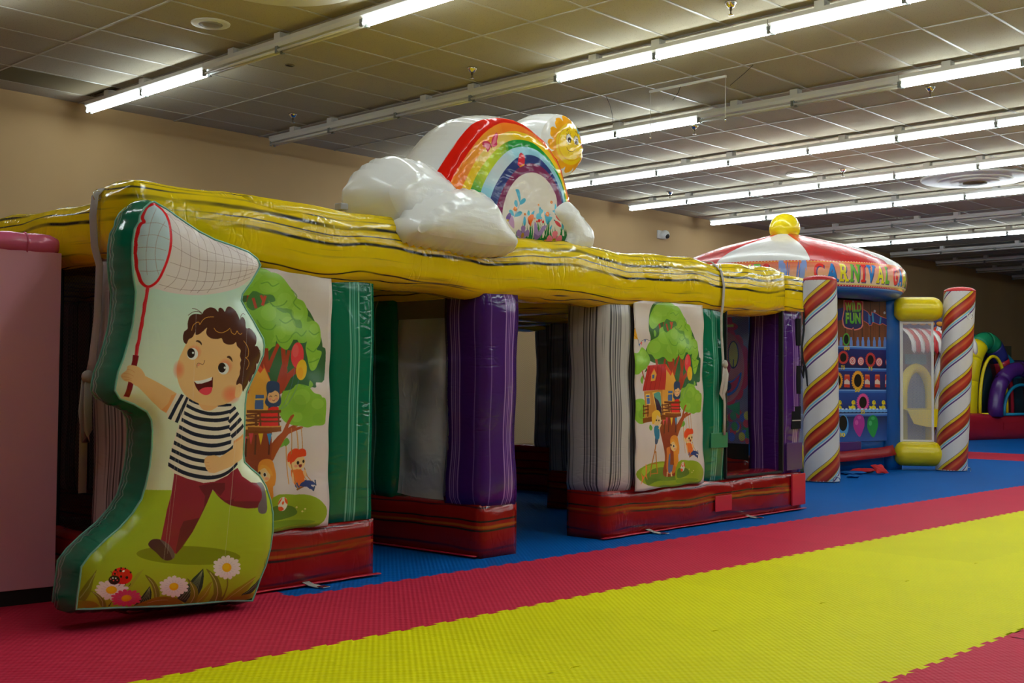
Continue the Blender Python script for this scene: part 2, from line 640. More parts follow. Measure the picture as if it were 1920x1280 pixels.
def marble(name, base, lines, period, wave=0.03, rough=0.17, crink=0.5, coat=0.2, along=0.9, fade=0.5, smear=None):
    """streaked vinyl: wavering lines along u at set places across v; lines = (place 0..1, half width, colour)"""
    m, nt, b = nodes(name)
    setp(b, rough, 0.32, coat=coat, coatr=0.06)
    tc = nd(nt, 'ShaderNodeTexCoord')
    uv = tc.outputs['UV']
    sp = nd(nt, 'ShaderNodeSeparateXYZ')
    nt.links.new(uv, sp.inputs[0])
    w1 = noise(nt, mapping(nt, uv, (along, 0.6, 1)), 1.0, 1.0)
    w2 = noise(nt, mapping(nt, uv, (along * 4.5, 2.0, 1)), 1.0, 1.0)
    v = mathn(nt, 'MULTIPLY_ADD', mathn(nt, 'ADD', w1, -0.5), wave * 4, sp.outputs[1])
    v = mathn(nt, 'MULTIPLY_ADD', mathn(nt, 'ADD', w2, -0.5), wave * 0.9, v)
    t = mathn(nt, 'FRACT', mathn(nt, 'MULTIPLY', v, 1.0 / period))
    st = [(0.0, base)]
    for (q, hw, c) in lines:
        st += [(q - hw * 1.6, base), (q - hw * 0.6, c), (q + hw * 0.6, c), (q + hw * 1.6, base)]
    st.append((1.0, base))
    st.sort(key=lambda e: e[0])
    c = ramp(nt, t, st[:32])
    f = noise(nt, mapping(nt, uv, (1.3, 7.0, 1)), 1.0, 3.0)
    mr = nd(nt, 'ShaderNodeMapRange')
    mr.inputs[1].default_value = fade - 0.12
    mr.inputs[2].default_value = fade + 0.08
    nt.links.new(f, mr.inputs[0])
    mx = nd(nt, 'ShaderNodeMixRGB')
    mx.inputs[1].default_value = (*base, 1)
    nt.links.new(mr.outputs[0], mx.inputs[0])
    nt.links.new(c, mx.inputs[2])
    col = mx.outputs[0]
    if smear:
        g = noise(nt, mapping(nt, uv, (0.7, 26.0, 1)), 1.0, 4.0, 0.65)
        mr2 = nd(nt, 'ShaderNodeMapRange')
        mr2.inputs[1].default_value = smear[1]
        mr2.inputs[2].default_value = smear[1] + 0.13
        mr2.inputs[4].default_value = smear[2]
        nt.links.new(g, mr2.inputs[0])
        m2 = nd(nt, 'ShaderNodeMixRGB')
        m2.inputs[2].default_value = (*smear[0], 1)
        nt.links.new(mr2.outputs[0], m2.inputs[0])
        nt.links.new(col, m2.inputs[1])
        col = m2.outputs[0]
    nt.links.new(col, b.inputs['Base Color'])
    crinkle(nt, b, uv, crink)
    return m
def plain(name, col, rough=0.5, spec=0.4, metal=0.0):
    m, nt, b = nodes(name)
    setp(b, rough, spec, metal, col=col)
    tc = nd(nt, 'ShaderNodeTexCoord')
    n = noise(nt, tc.outputs['Object'], 45, 2)
    r = nd(nt, 'ShaderNodeMapRange')
    r.inputs[3].default_value = max(0.02, rough - 0.06)
    r.inputs[4].default_value = min(1, rough + 0.06)
    nt.links.new(n, r.inputs[0])
    nt.links.new(r.outputs[0], b.inputs['Roughness'])
    return m
def printed(name, art, rough=0.35, crink=0.25, coat=0.0, uvm=(1.0, 1.0), spec=0.4):
    m, nt, b = nodes(name)
    setp(b, rough, spec, coat=coat, coatr=0.15)
    t = nd(nt, 'ShaderNodeTexImage')
    t.image = art.image()
    t.extension = 'EXTEND'
    tc = nd(nt, 'ShaderNodeTexCoord')
    nt.links.new(tc.outputs['UV'], t.inputs[0])
    nt.links.new(t.outputs[0], b.inputs['Base Color'])
    crinkle(nt, b, mapping(nt, tc.outputs['UV'], (uvm[0], uvm[1], 1)), crink, 0.25)
    return m
def netting(name, col, cover, pitch=0.012, img=None):
    """woven net: opaque threads, open holes"""
    m, nt, b = nodes(name)
    setp(b, 0.7, 0.2, col=col)
    out = nt.nodes['Material Output']
    tc = nd(nt, 'ShaderNodeTexCoord')
    sp = nd(nt, 'ShaderNodeSeparateXYZ')
    nt.links.new(tc.outputs['UV'], sp.inputs[0])
    k = 2 * math.pi / pitch
    a = mathn(nt, 'SINE', mathn(nt, 'MULTIPLY', sp.outputs[0], k))
    c = mathn(nt, 'SINE', mathn(nt, 'MULTIPLY', sp.outputs[1], k * 0.8))
    h = mathn(nt, 'MULTIPLY', a, c)
    r = nd(nt, 'ShaderNodeMapRange')
    r.inputs[1].default_value = -0.35
    r.inputs[2].default_value = 0.35
    r.inputs[3].default_value = min(1.0, cover + 0.18)
    r.inputs[4].default_value = max(0.0, cover - 0.18)
    nt.links.new(h, r.inputs[0])
    tr = nd(nt, 'ShaderNodeBsdfTransparent')
    mx = nd(nt, 'ShaderNodeMixShader')
    nt.links.new(r.outputs[0], mx.inputs[0])
    nt.links.new(tr.outputs[0], mx.inputs[1])
    nt.links.new(b.outputs[0], mx.inputs[2])
    nt.links.new(mx.outputs[0], out.inputs['Surface'])
    if img is not None:
        t = nd(nt, 'ShaderNodeTexImage')
        t.image = img
        u2 = nt.nodes.new('ShaderNodeUVMap')
        u2.uv_map = 'Print'
        nt.links.new(u2.outputs[0], t.inputs[0])
        nt.links.new(t.outputs[0], b.inputs['Base Color'])
    return m
# ------------------------------------------------------------------ material palette
HC = 4.255            # ceiling height
WALL_Y = 12.83
def mat_wall():
    m, nt, b = nodes('wall_paint')
    setp(b, 0.8, 0.2)
    tc = nd(nt, 'ShaderNodeTexCoord')
    n = noise(nt, mapping(nt, tc.outputs['Object'], (0.5, 0.5, 0.25)), 1.2, 3)
    nt.links.new(ramp(nt, n, [(0.3, (0.49, 0.325, 0.155)), (0.7, (0.55, 0.37, 0.182))]), b.inputs['Base Color'])
    bump(nt, b, noise(nt, tc.outputs['Object'], 120, 2), 0.15, 0.003)
    return m
def mat_tile():
    m, nt, b = nodes('ceiling_tile_fibre')
    setp(b, 0.92, 0.1)
    tc = nd(nt, 'ShaderNodeTexCoord')
    oi = nd(nt, 'ShaderNodeObjectInfo')
    vv = nd(nt, 'ShaderNodeTexVoronoi')
    vv.inputs['Scale'].default_value = 62
    nt.links.new(tc.outputs['Object'], vv.inputs['Vector'])
    hole = mathn(nt, 'LESS_THAN', vv.outputs['Distance'], 0.16)
    n = noise(nt, tc.outputs['Object'], 2.0, 3)
    c = ramp(nt, mathn(nt, 'MULTIPLY_ADD', oi.outputs['Random'], 0.35, mathn(nt, 'MULTIPLY', n, 0.6)), [(0.2, (0.41, 0.368, 0.275)), (0.8, (0.46, 0.413, 0.31))])
    mx = nd(nt, 'ShaderNodeMixRGB')
    mx.inputs[2].default_value = (0.22, 0.19, 0.14, 1)
    nt.links.new(hole, mx.inputs[0])
    nt.links.new(c, mx.inputs[1])
    nt.links.new(mx.outputs[0], b.inputs['Base Color'])
    h = mathn(nt, 'MULTIPLY_ADD', hole, -0.6, noise(nt, tc.outputs['Object'], 140, 2))
    bump(nt, b, h, 0.35, 0.004)
    return m
def mat_mat(name, col):
    m, nt, b = nodes(name)
    setp(b, 0.55, 0.06)
    tc = nd(nt, 'ShaderNodeTexCoord')
    oi = nd(nt, 'ShaderNodeObjectInfo')
    ge = nd(nt, 'ShaderNodeNewGeometry')
    sp = nd(nt, 'ShaderNodeSeparateXYZ')
    nt.links.new(ge.outputs['Position'], sp.inputs[0])
    k = 2 * math.pi / 0.032
    a = mathn(nt, 'SINE', mathn(nt, 'MULTIPLY', sp.outputs[0], k))
    c = mathn(nt, 'SINE', mathn(nt, 'MULTIPLY', sp.outputs[1], k * 0.85))
    h = mathn(nt, 'MULTIPLY', a, c)
    big = noise(nt, ge.outputs['Position'], 1.6, 3)
    hs = nd(nt, 'ShaderNodeHueSaturation')
    hs.inputs['Color'].default_value = (*col, 1)
    pit = mathn(nt, 'MULTIPLY_ADD', h, 0.06, 0.97)
    nt.links.new(mathn(nt, 'MULTIPLY_ADD', mathn(nt, 'MULTIPLY_ADD', oi.outputs['Random'], 0.5, big), 0.10, mathn(nt, 'ADD', pit, -0.08)), hs.inputs['Value'])
    nt.links.new(hs.outputs[0], b.inputs['Base Color'])
    bp = bump(nt, None, h, 0.30, 0.005)
    bump(nt, b, noise(nt, ge.outputs['Position'], 150, 2), 0.12, 0.002, bp)
    return m
M_WALL = mat_wall()
M_TILE = mat_tile()
M_GRID = plain('grid_enamel', (0.42, 0.40, 0.34), 0.35)
M_SLAB = plain('plenum_dark', (0.05, 0.045, 0.04), 0.9)
M_MATY = mat_mat('foam_yellow', (0.80, 0.76, 0.003))
M_MATR = mat_mat('foam_red', (0.62, 0.03, 0.072))
M_MATB = mat_mat('foam_blue', (0.0, 0.11, 0.43))
M_SUB = plain('concrete', (0.03, 0.03, 0.03), 0.9)
M_WHITE = plain('white_enamel', (0.72, 0.72, 0.69), 0.4)
M_CHROME = plain('chrome', (0.75, 0.74, 0.72), 0.18, 0.5, 1.0)
M_BLACK = plain('black_nylon', (0.012, 0.012, 0.013), 0.6)
M_DARK = plain('dark_metal', (0.15, 0.115, 0.06), 0.5, 0.4, 0.3)
M_TUBEOFF = plain('unlit_tube_glass', (0.78, 0.78, 0.74), 0.25)
def emit(name, col, power):
    m, nt, b = nodes(name)
    setp(b, 0.4, 0.2, col=(0.9, 0.9, 0.9))
    b.inputs['Emission Color'].default_value = (*col, 1)
    b.inputs['Emission Strength'].default_value = power
    return m
M_TUBE = emit('lit_tube', TUBE_COLOR, TUBE_POWER)

# ------------------------------------------------------------------ setting: floor with foam mats
XA, XB, YA, YB = -7.0, 47.0, -7.0, WALL_Y
floor = struct(box('floor', XA, XB, YA, YB, -0.12, -0.021, M_SUB))
def mat_mesh(name, mat, nt_=7):
    """unit foam mat with dovetail teeth on four sides, 20 mm thick, top at z=0"""
    p = 1.0 / nt_
    d = 0.024
    e = []
    for k in range(nt_):
        e += [((k + 0.0) * p, -d / 2), ((k + .28) * p, -d / 2), ((k + .20) * p, d / 2), ((k + .80) * p, d / 2), ((k + .72) * p, -d / 2)]
    bot = [(x, y) for x, y in e] + [(1.0, -d / 2)]
    bot[0] = (0, 0)
    bot[-1] = (1, 0)
    right = [(1 - y, x) for x, y in bot]
    pts = bot[:-1] + right[:-1] + [(x, y + 1) for x, y in bot[::-1]][:-1] + [(-y, x) for x, y in bot[::-1]][:-1]
    pts = np.array(pts)
    pts = (pts - 0.5) * 0.9998
    n = len(pts)
    vs = [(x, y, -0.0005) for x, y in pts] + [(x, y, -0.02) for x, y in pts] + [(x * .9994, y * .9994, 0.0) for x, y in pts]
    fs = [tuple(range(2 * n, 3 * n))] + [(i, (i + 1) % n, 2 * n + (i + 1) % n, 2 * n + i) for i in range(n)] + [(n + i, n + (i + 1) % n, (i + 1) % n, i) for i in range(n)]
    me = bpy.data.meshes.new(name)
    me.from_pydata(vs, [], fs)
    me.materials.append(mat)
    return me
MATS3 = {'y': mat_mesh('mat_yellow', M_MATY), 'r': mat_mesh('mat_red', M_MATR), 'b': mat_mesh('mat_blue', M_MATB)}
yb = [2.057, 3.034, 4.011, 5.033]
ys = [2.057 - 0.985 * k for k in range(9, 0, -1)] + yb + [5.033 + 0.985 * k for k in range(1, 8)]
ys.append(WALL_Y)
MX = 0.967
xs = [3.70 + MX * k for k in range(-11, 45)]
def proj(p):
    c = R.T @ (np.array(p, float) - np.array([0, 0, EYE]))
    if c[2] > -0.2:
        return None
    return CX - F * c[0] / c[2], CY + F * c[1] / c[2], -c[2]
cells = []
for j in range(len(ys) - 1):
    yc = (ys[j] + ys[j + 1]) / 2
    if ys[j + 1] - ys[j] < 0.2:
        continue
    for i in range(len(xs) - 1):
        off = 0.0 if yc > 4.0 else (MX / 7 * 6 if yc > 3.03 else MX / 7 * 5)
        x0 = xs[i] + off
        xc = x0 + MX / 2
        if yc > 5.033:
            if xc < 3.7:
                k = 'r'
            elif 18.2 < xc < 20.4:
                k = 'r'
            else:
                k = 'b'
        elif yc > 4.011:
            k = 'r'
        elif yc > 2.057:
            k = 'y'
        elif yc > 1.0:
            k = 'r'
        else:
            k = 'b' if j % 3 else 'y'
        q = proj((xc, yc, 0))
        vis = 0
        if q and -150 < q[0] < 2070 and q[1] < 1420:
            vis = 1.0 / q[2] ** 2
        cells.append((vis, xc, yc, ys[j + 1] - ys[j], k))
cells.sort(key=lambda c: -c[0])
rest = {'y': [], 'r': [], 'b': []}
nm = 0
for (vis, xc, yc, dy, k) in cells:
    if nm < 230 and vis > 0:
        o = bpy.data.objects.new('mat', MATS3[k])
        COL.objects.link(o)
        o.parent = floor
        o.location = (xc, yc, 0)
        o.scale = (MX, dy, 1)
        nm += 1
    else:
        rest[k].append((xc, yc, dy))
vs, fs, mi = [], [], []
for q, k in enumerate('yrb'):
    for (xc, yc, dy) in rest[k]:
        b0 = len(vs)
        hx, hy = MX * .4985, dy * .4985
        vs += [(xc - hx, yc - hy, 0), (xc + hx, yc - hy, 0), (xc + hx, yc + hy, 0), (xc - hx, yc + hy, 0)]
        fs.append((b0, b0 + 1, b0 + 2, b0 + 3))
        mi.append(q)
o = mesh_obj('distant_mats', vs, fs, [M_MATY, M_MATR, M_MATB], floor, False, None, mi)
o['kind'] = 'stuff'

# ------------------------------------------------------------------ setting: walls
struct(box('wall_left', XA, XB, WALL_Y, WALL_Y + 0.2, -0.1, HC + 0.1, M_WALL))
struct(box('wall_far', XB, XB + 0.2, YA, YB, -0.1, HC + 0.1, M_WALL))
struct(box('wall_right', XA, XB, YA - 0.2, YA, -0.1, HC + 0.1, M_WALL))
struct(box('wall_near', XA - 0.2, XA, YA, YB, -0.1, HC + 0.1, M_WALL))
struct(box('baseboard_left', XA, XB, WALL_Y - 0.015, WALL_Y, 0.0, 0.1, M_BLACK))

# ------------------------------------------------------------------ setting: suspended ceiling
ceiling = struct(box('ceiling', XA, XB, YA, YB, HC + 0.03, HC + 0.2, M_SLAB))
TX, TY = 1.2217, 0.6075
gx0 = 5.10 - TX * 10
gy0 = 6.34 - TY * 22
gxs = [gx0 + TX * k for k in range(45) if XA < gx0 + TX * k < XB]
gys = [gy0 + TY * k for k in range(34) if YA < gy0 + TY * k < YB]
bmx = box_data(-0.012, 0.012, YA, YB, 0.0, 0.03)
mex = bpy.data.meshes.new('grid_bar')
bmx.to_mesh(mex)
bmx.free()
mex.materials.append(M_GRID)
bmy = box_data(XA, XB, -0.012, 0.012, 0.0005, 0.03)
mey = bpy.data.meshes.new('grid_bar')
bmy.to_mesh(mey)
bmy.free()
mey.materials.append(M_GRID)
for x in gxs:
    o = bpy.data.objects.new('grid_bar', mex)
    COL.objects.link(o)
    o.parent = ceiling
    o.location = (x, 0, HC - 0.003)
for y in gys:
    o = bpy.data.objects.new('grid_bar', mey)
    COL.objects.link(o)
    o.parent = ceiling
    o.location = (0, y, HC - 0.003)
tb = box_data(-TX / 2 + .006, TX / 2 - .006, -TY / 2 + .006, TY / 2 - .006, 0.0, 0.016, 0.004)
tme = bpy.data.meshes.new('ceiling_tile')
tb.to_mesh(tme)
tb.free()
tme.materials.append(M_TILE)
rng = random.Random(5)
tc_ = []
gxe = [XA] + gxs + [XB]
gye = [YA] + gys + [YB]
GRILLE = None
for i in range(len(gxe) - 1):
    for j in range(len(gye) - 1):
        xc, yc = (gxe[i] + gxe[i + 1]) / 2, (gye[j] + gye[j + 1]) / 2
        wx, wy = gxe[i + 1] - gxe[i], gye[j + 1] - gye[j]
        if abs(xc - 5.72) < 0.3 and abs(yc - 12.1) < 0.3:
            GRILLE = (xc, yc, wx, wy)
            continue
        if min(wx, wy) < 0.05:
            continue
        q = proj((xc, yc, HC))
        vis = 0
        if q and -90 < q[0] < 2010 and q[1] > -60:
            vis = 1.0 / q[2] ** 2
        tc_.append((vis, xc, yc, wx, wy))
tc_.sort(key=lambda c: -c[0])
vs, fs = [], []
for n_, (vis, xc, yc, wx, wy) in enumerate(tc_):
    if n_ < 295 and vis > 0:
        o = bpy.data.objects.new('ceiling_tile', tme)
        COL.objects.link(o)
        o.parent = ceiling
        o.location = (xc, yc, HC + 0.003 + rng.uniform(-.0015, .002))
        o.rotation_euler = (rng.gauss(0, .0022), rng.gauss(0, .0012), 0)
        o.scale = (wx / TX, wy / TY, 1)
    else:
        b0 = len(vs)
        hx, hy, z = wx / 2 - .006, wy / 2 - .006, HC + 0.003
        vs += [(xc - hx, yc - hy, z), (xc - hx, yc + hy, z), (xc + hx, yc + hy, z), (xc + hx, yc - hy, z)]
        fs.append((b0, b0 + 1, b0 + 2, b0 + 3))
o = mesh_obj('distant_ceiling_tiles', vs, fs, M_TILE, ceiling, False)
o['kind'] = 'stuff'

# ------------------------------------------------------------------ strip lights in rows
def light_meshes():
    L = 2.394
    out = {}
    # housing: folded channel with sloping sides
    sec = [(-.055, .066), (-.055, .03), (-.032, .0), (.032, .0), (.055, .03), (.055, .066)]
    vs = [(x, y, z) for y in (-L / 2, L / 2) for x, z in sec]
    n = len(sec)
    fs = [(i, (i + 1) % n, n + (i + 1) % n, n + i) for i in range(n)] + [tuple(range(n - 1, -1, -1)), tuple(range(n, 2 * n))]
    me = bpy.data.meshes.new('housing')
    me.from_pydata(vs, [], fs)
    me.materials.append(M_WHITE)
    out['housing'] = me
    for key, mat in (('lit', M_TUBE), ('off', M_TUBEOFF)):
        bm = bmesh.new()
        bmesh.ops.create_cone(bm, cap_ends=True, segments=10, radius1=.0135, radius2=.0135, depth=1.165, matrix=Matrix.Rotation(math.pi / 2, 4, 'X'))
        me = bpy.data.meshes.new('tube')
        bm.to_mesh(me)
        bm.free()
        me.materials.append(mat)
        me.polygons.foreach_set('use_smooth', np.full(len(me.polygons), True))
        out[key] = me
    bm = box_data(-.05, .05, -.045, .045, 0, .058)
    bm2 = box_data(-.015, .015, -.05, -.044, .02, .04)
    tmp = bpy.data.meshes.new('t')
    bm2.to_mesh(tmp)
    bm2.free()
    bm.from_mesh(tmp)
    me = bpy.data.meshes.new('bracket')
    bm.to_mesh(me)
    bm.free()
    me.materials.append(M_WHITE)
    out['bracket'] = me
    bm = box_data(-.013, .013, -.009, .009, -.05, .012, .003)
    me = bpy.data.meshes.new('lamp_holder')
    bm.to_mesh(me)
    bm.free()
    me.materials.append(plain('holder_plastic', (0.25, 0.27, 0.25), 0.5))
    out['holder'] = me
    return out
LM = light_meshes()
ORD = ['first', 'second', 'third', 'fourth', 'fifth', 'sixth', 'seventh', 'eighth', 'ninth', 'tenth', 'eleventh', 'twelfth', 'thirteenth', 'fourteenth', 'fifteenth', 'sixteenth', 'seventeenth', 'eighteenth']
ROWX = [6.27 + 2.45 * k for k in range(-3, 14)]
def lit_state(row, f):
    # row 0 = nearest row in view; f = fixture counted from the wall
    if row == -3:
        return False
    if row == -2:
        return f in (1, 2, 4, 5)
    if row == -1:
        return f in (1, 3, 4)
    if row == 0:
        return f not in (1,)
    if row == 1:
        return f >= 2
    if row == 2:
        return f != 2
    if row in (3, 4, 5, 7):
        return True
    return False
for r_, x in enumerate(ROWX):
    row = r_ - 3
    zz = HC - 0.168
    for f in range(7):
        y = 12.47 - 2.4 * (f + 0.5)
        q1, q2 = proj((x, y - 1.2, zz)), proj((x, y + 1.2, zz))
        lit = lit_state(row, f)
        vis = any(q and -40 < q[0] < 1960 and q[1] > -60 for q in (q1, q2))
        if not vis and not lit:
            continue
        state = 'lit' if lit else 'unlit'
        rn = '%s ceiling row from the front' % ORD[row] if row >= 0 else '%s row left of the front row' % {-1: 'first', -2: 'second', -3: 'third'}[row]
        t = thing('strip_light', '%s twin tube strip light, %s from the wall, %s' % (state, ORD[f], rn), 'ceiling light', (x, y, zz), 0, 'strip lights in rows under the ceiling')
        def put(me, name, loc, par=None):
            o = bpy.data.objects.new(name, me)
            COL.objects.link(o)
            o.parent = par or t
            o.location = loc
            return o
        hous = put(LM['housing'], 'housing', (0, 0, .04))
        for yy in (-.6, .6):
            put(LM['bracket'], 'bracket', (0, yy * 0.62 + .35, .106))
            for xx in (-.029, .029):
                put(LM['lit'] if lit else LM['off'], 'tube', (xx, yy, .008))
                for e in (-.588, .588):
                    put(LM['holder'], 'lamp_holder', (xx, yy + e, -.004), hous)

# ------------------------------------------------------------------ things on the ceiling and the wall
# dark return-air grille in place of one tile
gx, gy, gw, gh = GRILLE
t = thing('air_grille', 'dark bronze return air grille filling one ceiling bay by the wall', 'grille', (gx, gy, HC))
box('frame', -gw / 2 + .01, gw / 2 - .07, -gh / 2 + .01, gh / 2 - .01, 0.012, 0.024, M_DARK, t)
for k in range(12):
    yy = -gh / 2 + .04 + k * (gh - .08) / 11
    o = box('slat', -gw / 2 + .02, gw / 2 - .08, -.004, .004, -.008, .012, M_DARK, t)
    o.location = (0, yy, 0)
    o.rotation_euler = (0.5, 0, 0)
# sprinklers: all alike
def sprinkler(x, y, label):
    t = thing('sprinkler', label, 'sprinkler', (x, y, HC), 0, 'chrome fire sprinklers under the ceiling')
    lathe('cup', [(.052, 0), (.05, -.012), (.036, -.03), (.026, -.045), (.014, -.048)], M_CHROME, t, 16)
    lathe('stem', [(.012, -.045), (.012, -.07), (.006, -.075), (.006, -.098), (.010, -.10), (.010, -.108)], M_DARK, t, 10)
    lathe('deflector', [(.0, -.112), (.024, -.110), (.024, -.107), (.0, -.106)], M_CHROME, t, 12)
SPR = [(8.27, 11.42, 'small chrome sprinkler nearest the wall, above the left strip of unlit lights'), (8.25, 8.40, 'chrome sprinkler above the rainbow arch, left of the long lit row'),
       (8.245, 5.36, 'large chrome sprinkler cut by the top edge of the view'), (11.9, 8.256, 'chrome sprinkler under a lit strip right of the smiling sun'),
       (12.0, 5.338, 'chrome sprinkler below the bright tubes at the upper right'), (15.76, 11.41, 'chrome sprinkler near the beige wall beside the fourth lit row'),
       (15.73, 8.315, 'chrome sprinkler beside the round white ceiling lamp'), (19.4, 11.4, 'chrome sprinkler over the right slope of the striped canopy')]
for s_ in SPR:
    sprinkler(*s_)
# round speaker grille
t = thing('ceiling_speaker', 'round white ceiling speaker with perforated centre near the front strip lights', 'speaker', (5.675, 9.07, HC))
lathe('rim', [(.17, 0.002), (.168, -.008), (.14, -.012), (.105, -.012)], M_WHITE, t, 32)
lathe('grille', [(.105, -.012), (.06, -.016), (0.0, -.017)], plain('grille_dark', (0.30, 0.27, 0.20), 0.6), t, 32)
# round flush lamp
t = thing('round_ceiling_lamp', 'round white flush lamp in the ceiling between lit strip rows', 'ceiling lamp', (15.7, 9.0, HC))
lathe('rim', [(.20, 0.002), (.198, -.012), (.17, -.018)], M_WHITE, t, 32)
lathe('lens', [(.17, -.018), (.10, -.03), (0.0, -.034)], emit('lens_glow', (1, 1, 0.98), 1.6), t, 32)
# small dark vent in a tile
t = thing('tile_vent', 'small round dark hole with slotted cover in a ceiling tile', 'vent', (6.965, 9.683, HC))
lathe('cover', [(.05, 0.004), (.05, -.006), (.0, -.008)], M_DARK, t, 16)
for k in range(3):
    box('slot', -.035, .035, -.012 + k * .012 - .002, -.012 + k * .012 + .002, -.012, -.006, M_BLACK, t)
# large stepped round diffusers
def diffuser(x, y, r, label):
    t = thing('round_diffuser', label, 'air diffuser', (x, y, HC - .006))
    lathe('outer_cone', [(r, 0.004), (r, -.015), (r * .97, -.03), (r * .80, -.02), (r * .66, -.035)], M_WHITE, t, 48)
    lathe('middle_cone', [(r * .70, -.025), (r * .66, -.055), (r * .52, -.045), (r * .46, -.05)], M_WHITE, t, 48)
    lathe('inner_cone', [(r * .46, -.03), (r * .44, -.075), (r * .30, -.06), (r * .26, -.07)], M_WHITE, t, 40)
    lathe('core', [(r * .24, -.02), (r * .22, -.09), (r * .05, -.10), (0, -.10)], M_DARK, t, 32)
    lathe('throat', [(r * .66, .002), (r * .6, -.008), (r * .1, -.01)], M_DARK, t, 32)
diffuser(17.68, 7.18, 0.78, 'big round stepped air diffuser above the candy striped pillars')
diffuser(5.38, 7.58, 0.66, 'round air diffuser cut by the top edge above the front strip light')
# hanging bar with strings, loose wires
t = thing('hanging_bar', 'thin white bar hung under the ceiling with two strings dangling', 'bar', (10.1, 7.1, HC - .035))
box('bar', -.012, .012, -.48, .48, -.012, .012, M_WHITE, t, .003)
tube('string', [(0, .47, 0), (.003, .472, -.2), (0, .47, -.47)], .003, M_WHITE, t, 5)
tube('string', [(0, -.47, 0), (-.003, -.472, -.2), (0, -.47, -.42)], .003, M_WHITE, t, 5)
lathe('hook', [(.0, -.46), (.008, -.45), (.008, -.43), (.0, -.42)], M_CHROME, t, 8, (0, -.47, 0))
lathe('hook', [(.0, -.51), (.008, -.50), (.008, -.48), (.0, -.47)], M_CHROME, t, 8, (0, .47, 0))
tube('tie_wire', [(0, .08, -.01), (.01, .12, -.07), (.0, .18, -.14)], .003, M_BLACK, t, 5)
def wire(px, label):
    pts = [on_plane(a, b, (0, 0, z), np.array([0, 0, 1.0])) for (a, b, z) in px]
    tag(tube('hanging_wire', pts, .003, M_BLACK, None, 5), label, 'wire')
wire([(1412, 122, 4.25), (1395, 138, 4.19), (1369, 160, 4.13)], 'short dark wire slanting down from a ceiling joint beyond the hung bar')
wire([(1137, 181, 4.25), (1144, 198, 4.2), (1148, 215, 4.15), (1149, 230, 4.1)], 'curved dark wire hanging from the ceiling right above the smiling sun')
# security camera on the wall
t = thing('security_camera', 'white dome security camera on the beige wall between rainbow and canopy', 'camera', (17.45, WALL_Y, 3.82))
box('mount', -.13, .05, -.035, 0, -.07, .08, M_WHITE, t, .01)
o = bm_obj('dome', (lambda bm: (bmesh.ops.create_uvsphere(bm, u_segments=20, v_segments=12, radius=.085), bm)[1])(bmesh.new()), M_WHITE, t, True)
o.location = (.0, -.09, -.0)
o = bm_obj('lens', (lambda bm: (bmesh.ops.create_uvsphere(bm, u_segments=16, v_segments=10, radius=.045), bm)[1])(bmesh.new()), M_BLACK, t, True)
o.location = (-.01, -.145, -.03)
# ------------------------------------------------------------------ vinyl palette
K_, K2 = (0.02, 0.02, 0.016), (0.06, 0.055, 0.03)
YB = (0.80, 0.57, 0.004)
M_YEL = marble('yellow_streaked_vinyl', YB, [(.05, .010, K_), (.52, .024, K_), (.66, .010, K2), (.80, .028, K_), (.93, .012, K2)], 0.345, 0.030, 0.13, 0.6, 0.05, 0.75, 0.47, ((0.05, 0.05, 0.03), 0.585, 0.7))
RB = (0.30, 0.007, 0.006)
M_RED = marble('red_streaked_vinyl', RB, [(.50, .016, K_), (.56, .02, (0.40, 0.085, 0.01)), (.66, .014, K_), (.90, .012, (0.05, 0.01, 0.02)), (.16, .02, (0.10, 0.008, 0.02))], 0.345, 0.02, 0.15, 0.5, 0.1, 0.7, 0.45, ((0.03, 0.012, 0.03), 0.62, 0.7))
GB, GL = (0.0, 0.145, 0.07), (0.16, 0.48, 0.35)
M_GRN = marble('green_streaked_vinyl', GB, [(.45, .014, GL), (.50, .012, (.05, .3, .2)), (.54, .014, (.10, .40, .28)), (.58, .008, (.04, .28, .18)), (.63, .014, GL), (.93, .012, GL)], 0.345, 0.011, 0.12, 0.75, 0.05, 0.5, 0.25)
VB, VL = (0.060, 0.012, 0.155), (0.34, 0.19, 0.48)
M_PUR = marble('purple_streaked_vinyl', VB, [(.16, .010, (.2, .1, .35)), (.55, .016, VL), (.61, .010, (.2, .09, .34)), (.66, .013, VL), (.71, .010, (.24, .12, .38)), (.77, .018, VL)], 0.33, 0.009, 0.12, 0.7, 0.05, 0.5, 0.25)
WB = (0.48, 0.455, 0.45)
KG = (0.05, 0.05, 0.06)
M_GRY = marble('grey_streaked_vinyl', WB, [(.16, .022, KG), (.24, .03, (.24, .23, .25)), (.31, .018, KG), (.40, .03, (.22, .21, .23)), (.47, .014, KG), (.80, .012, (.25, .25, .26)), (.92, .016, KG)], 0.33, 0.010, 0.18, 0.45, 0.05, 0.4, 0.20, ((0.06, 0.06, 0.07), 0.57, 0.8))
M_SHEET = vinyl('grey_sheet', (0.58, 0.58, 0.56), 0.35, 0.9, 0.4, 0.0)
M_STRAP = plain('webbing', (0.42, 0.38, 0.35), 0.8, 0.2)
M_VELCRO = plain('velcro', (0.010, 0.010, 0.012), 0.9, 0.1)
M_GPATCH = vinyl('green_patch', (0.02, 0.22, 0.10), 0.35, 0.2)
M_RPATCH = vinyl('red_patch', (0.62, 0.015, 0.04), 0.35, 0.2)
M_NETBLK = netting('black_net', (0.015, 0.015, 0.017), 0.62, 0.014)
M_NETGRY = netting('grey_net', (0.05, 0.045, 0.04), 0.28, 0.016)
M_NETSIDE = netting('black_side_net', (0.012, 0.012, 0.014), 0.7, 0.016)
M_TAPE = plain('grey_tape', (0.35, 0.34, 0.33), 0.5)

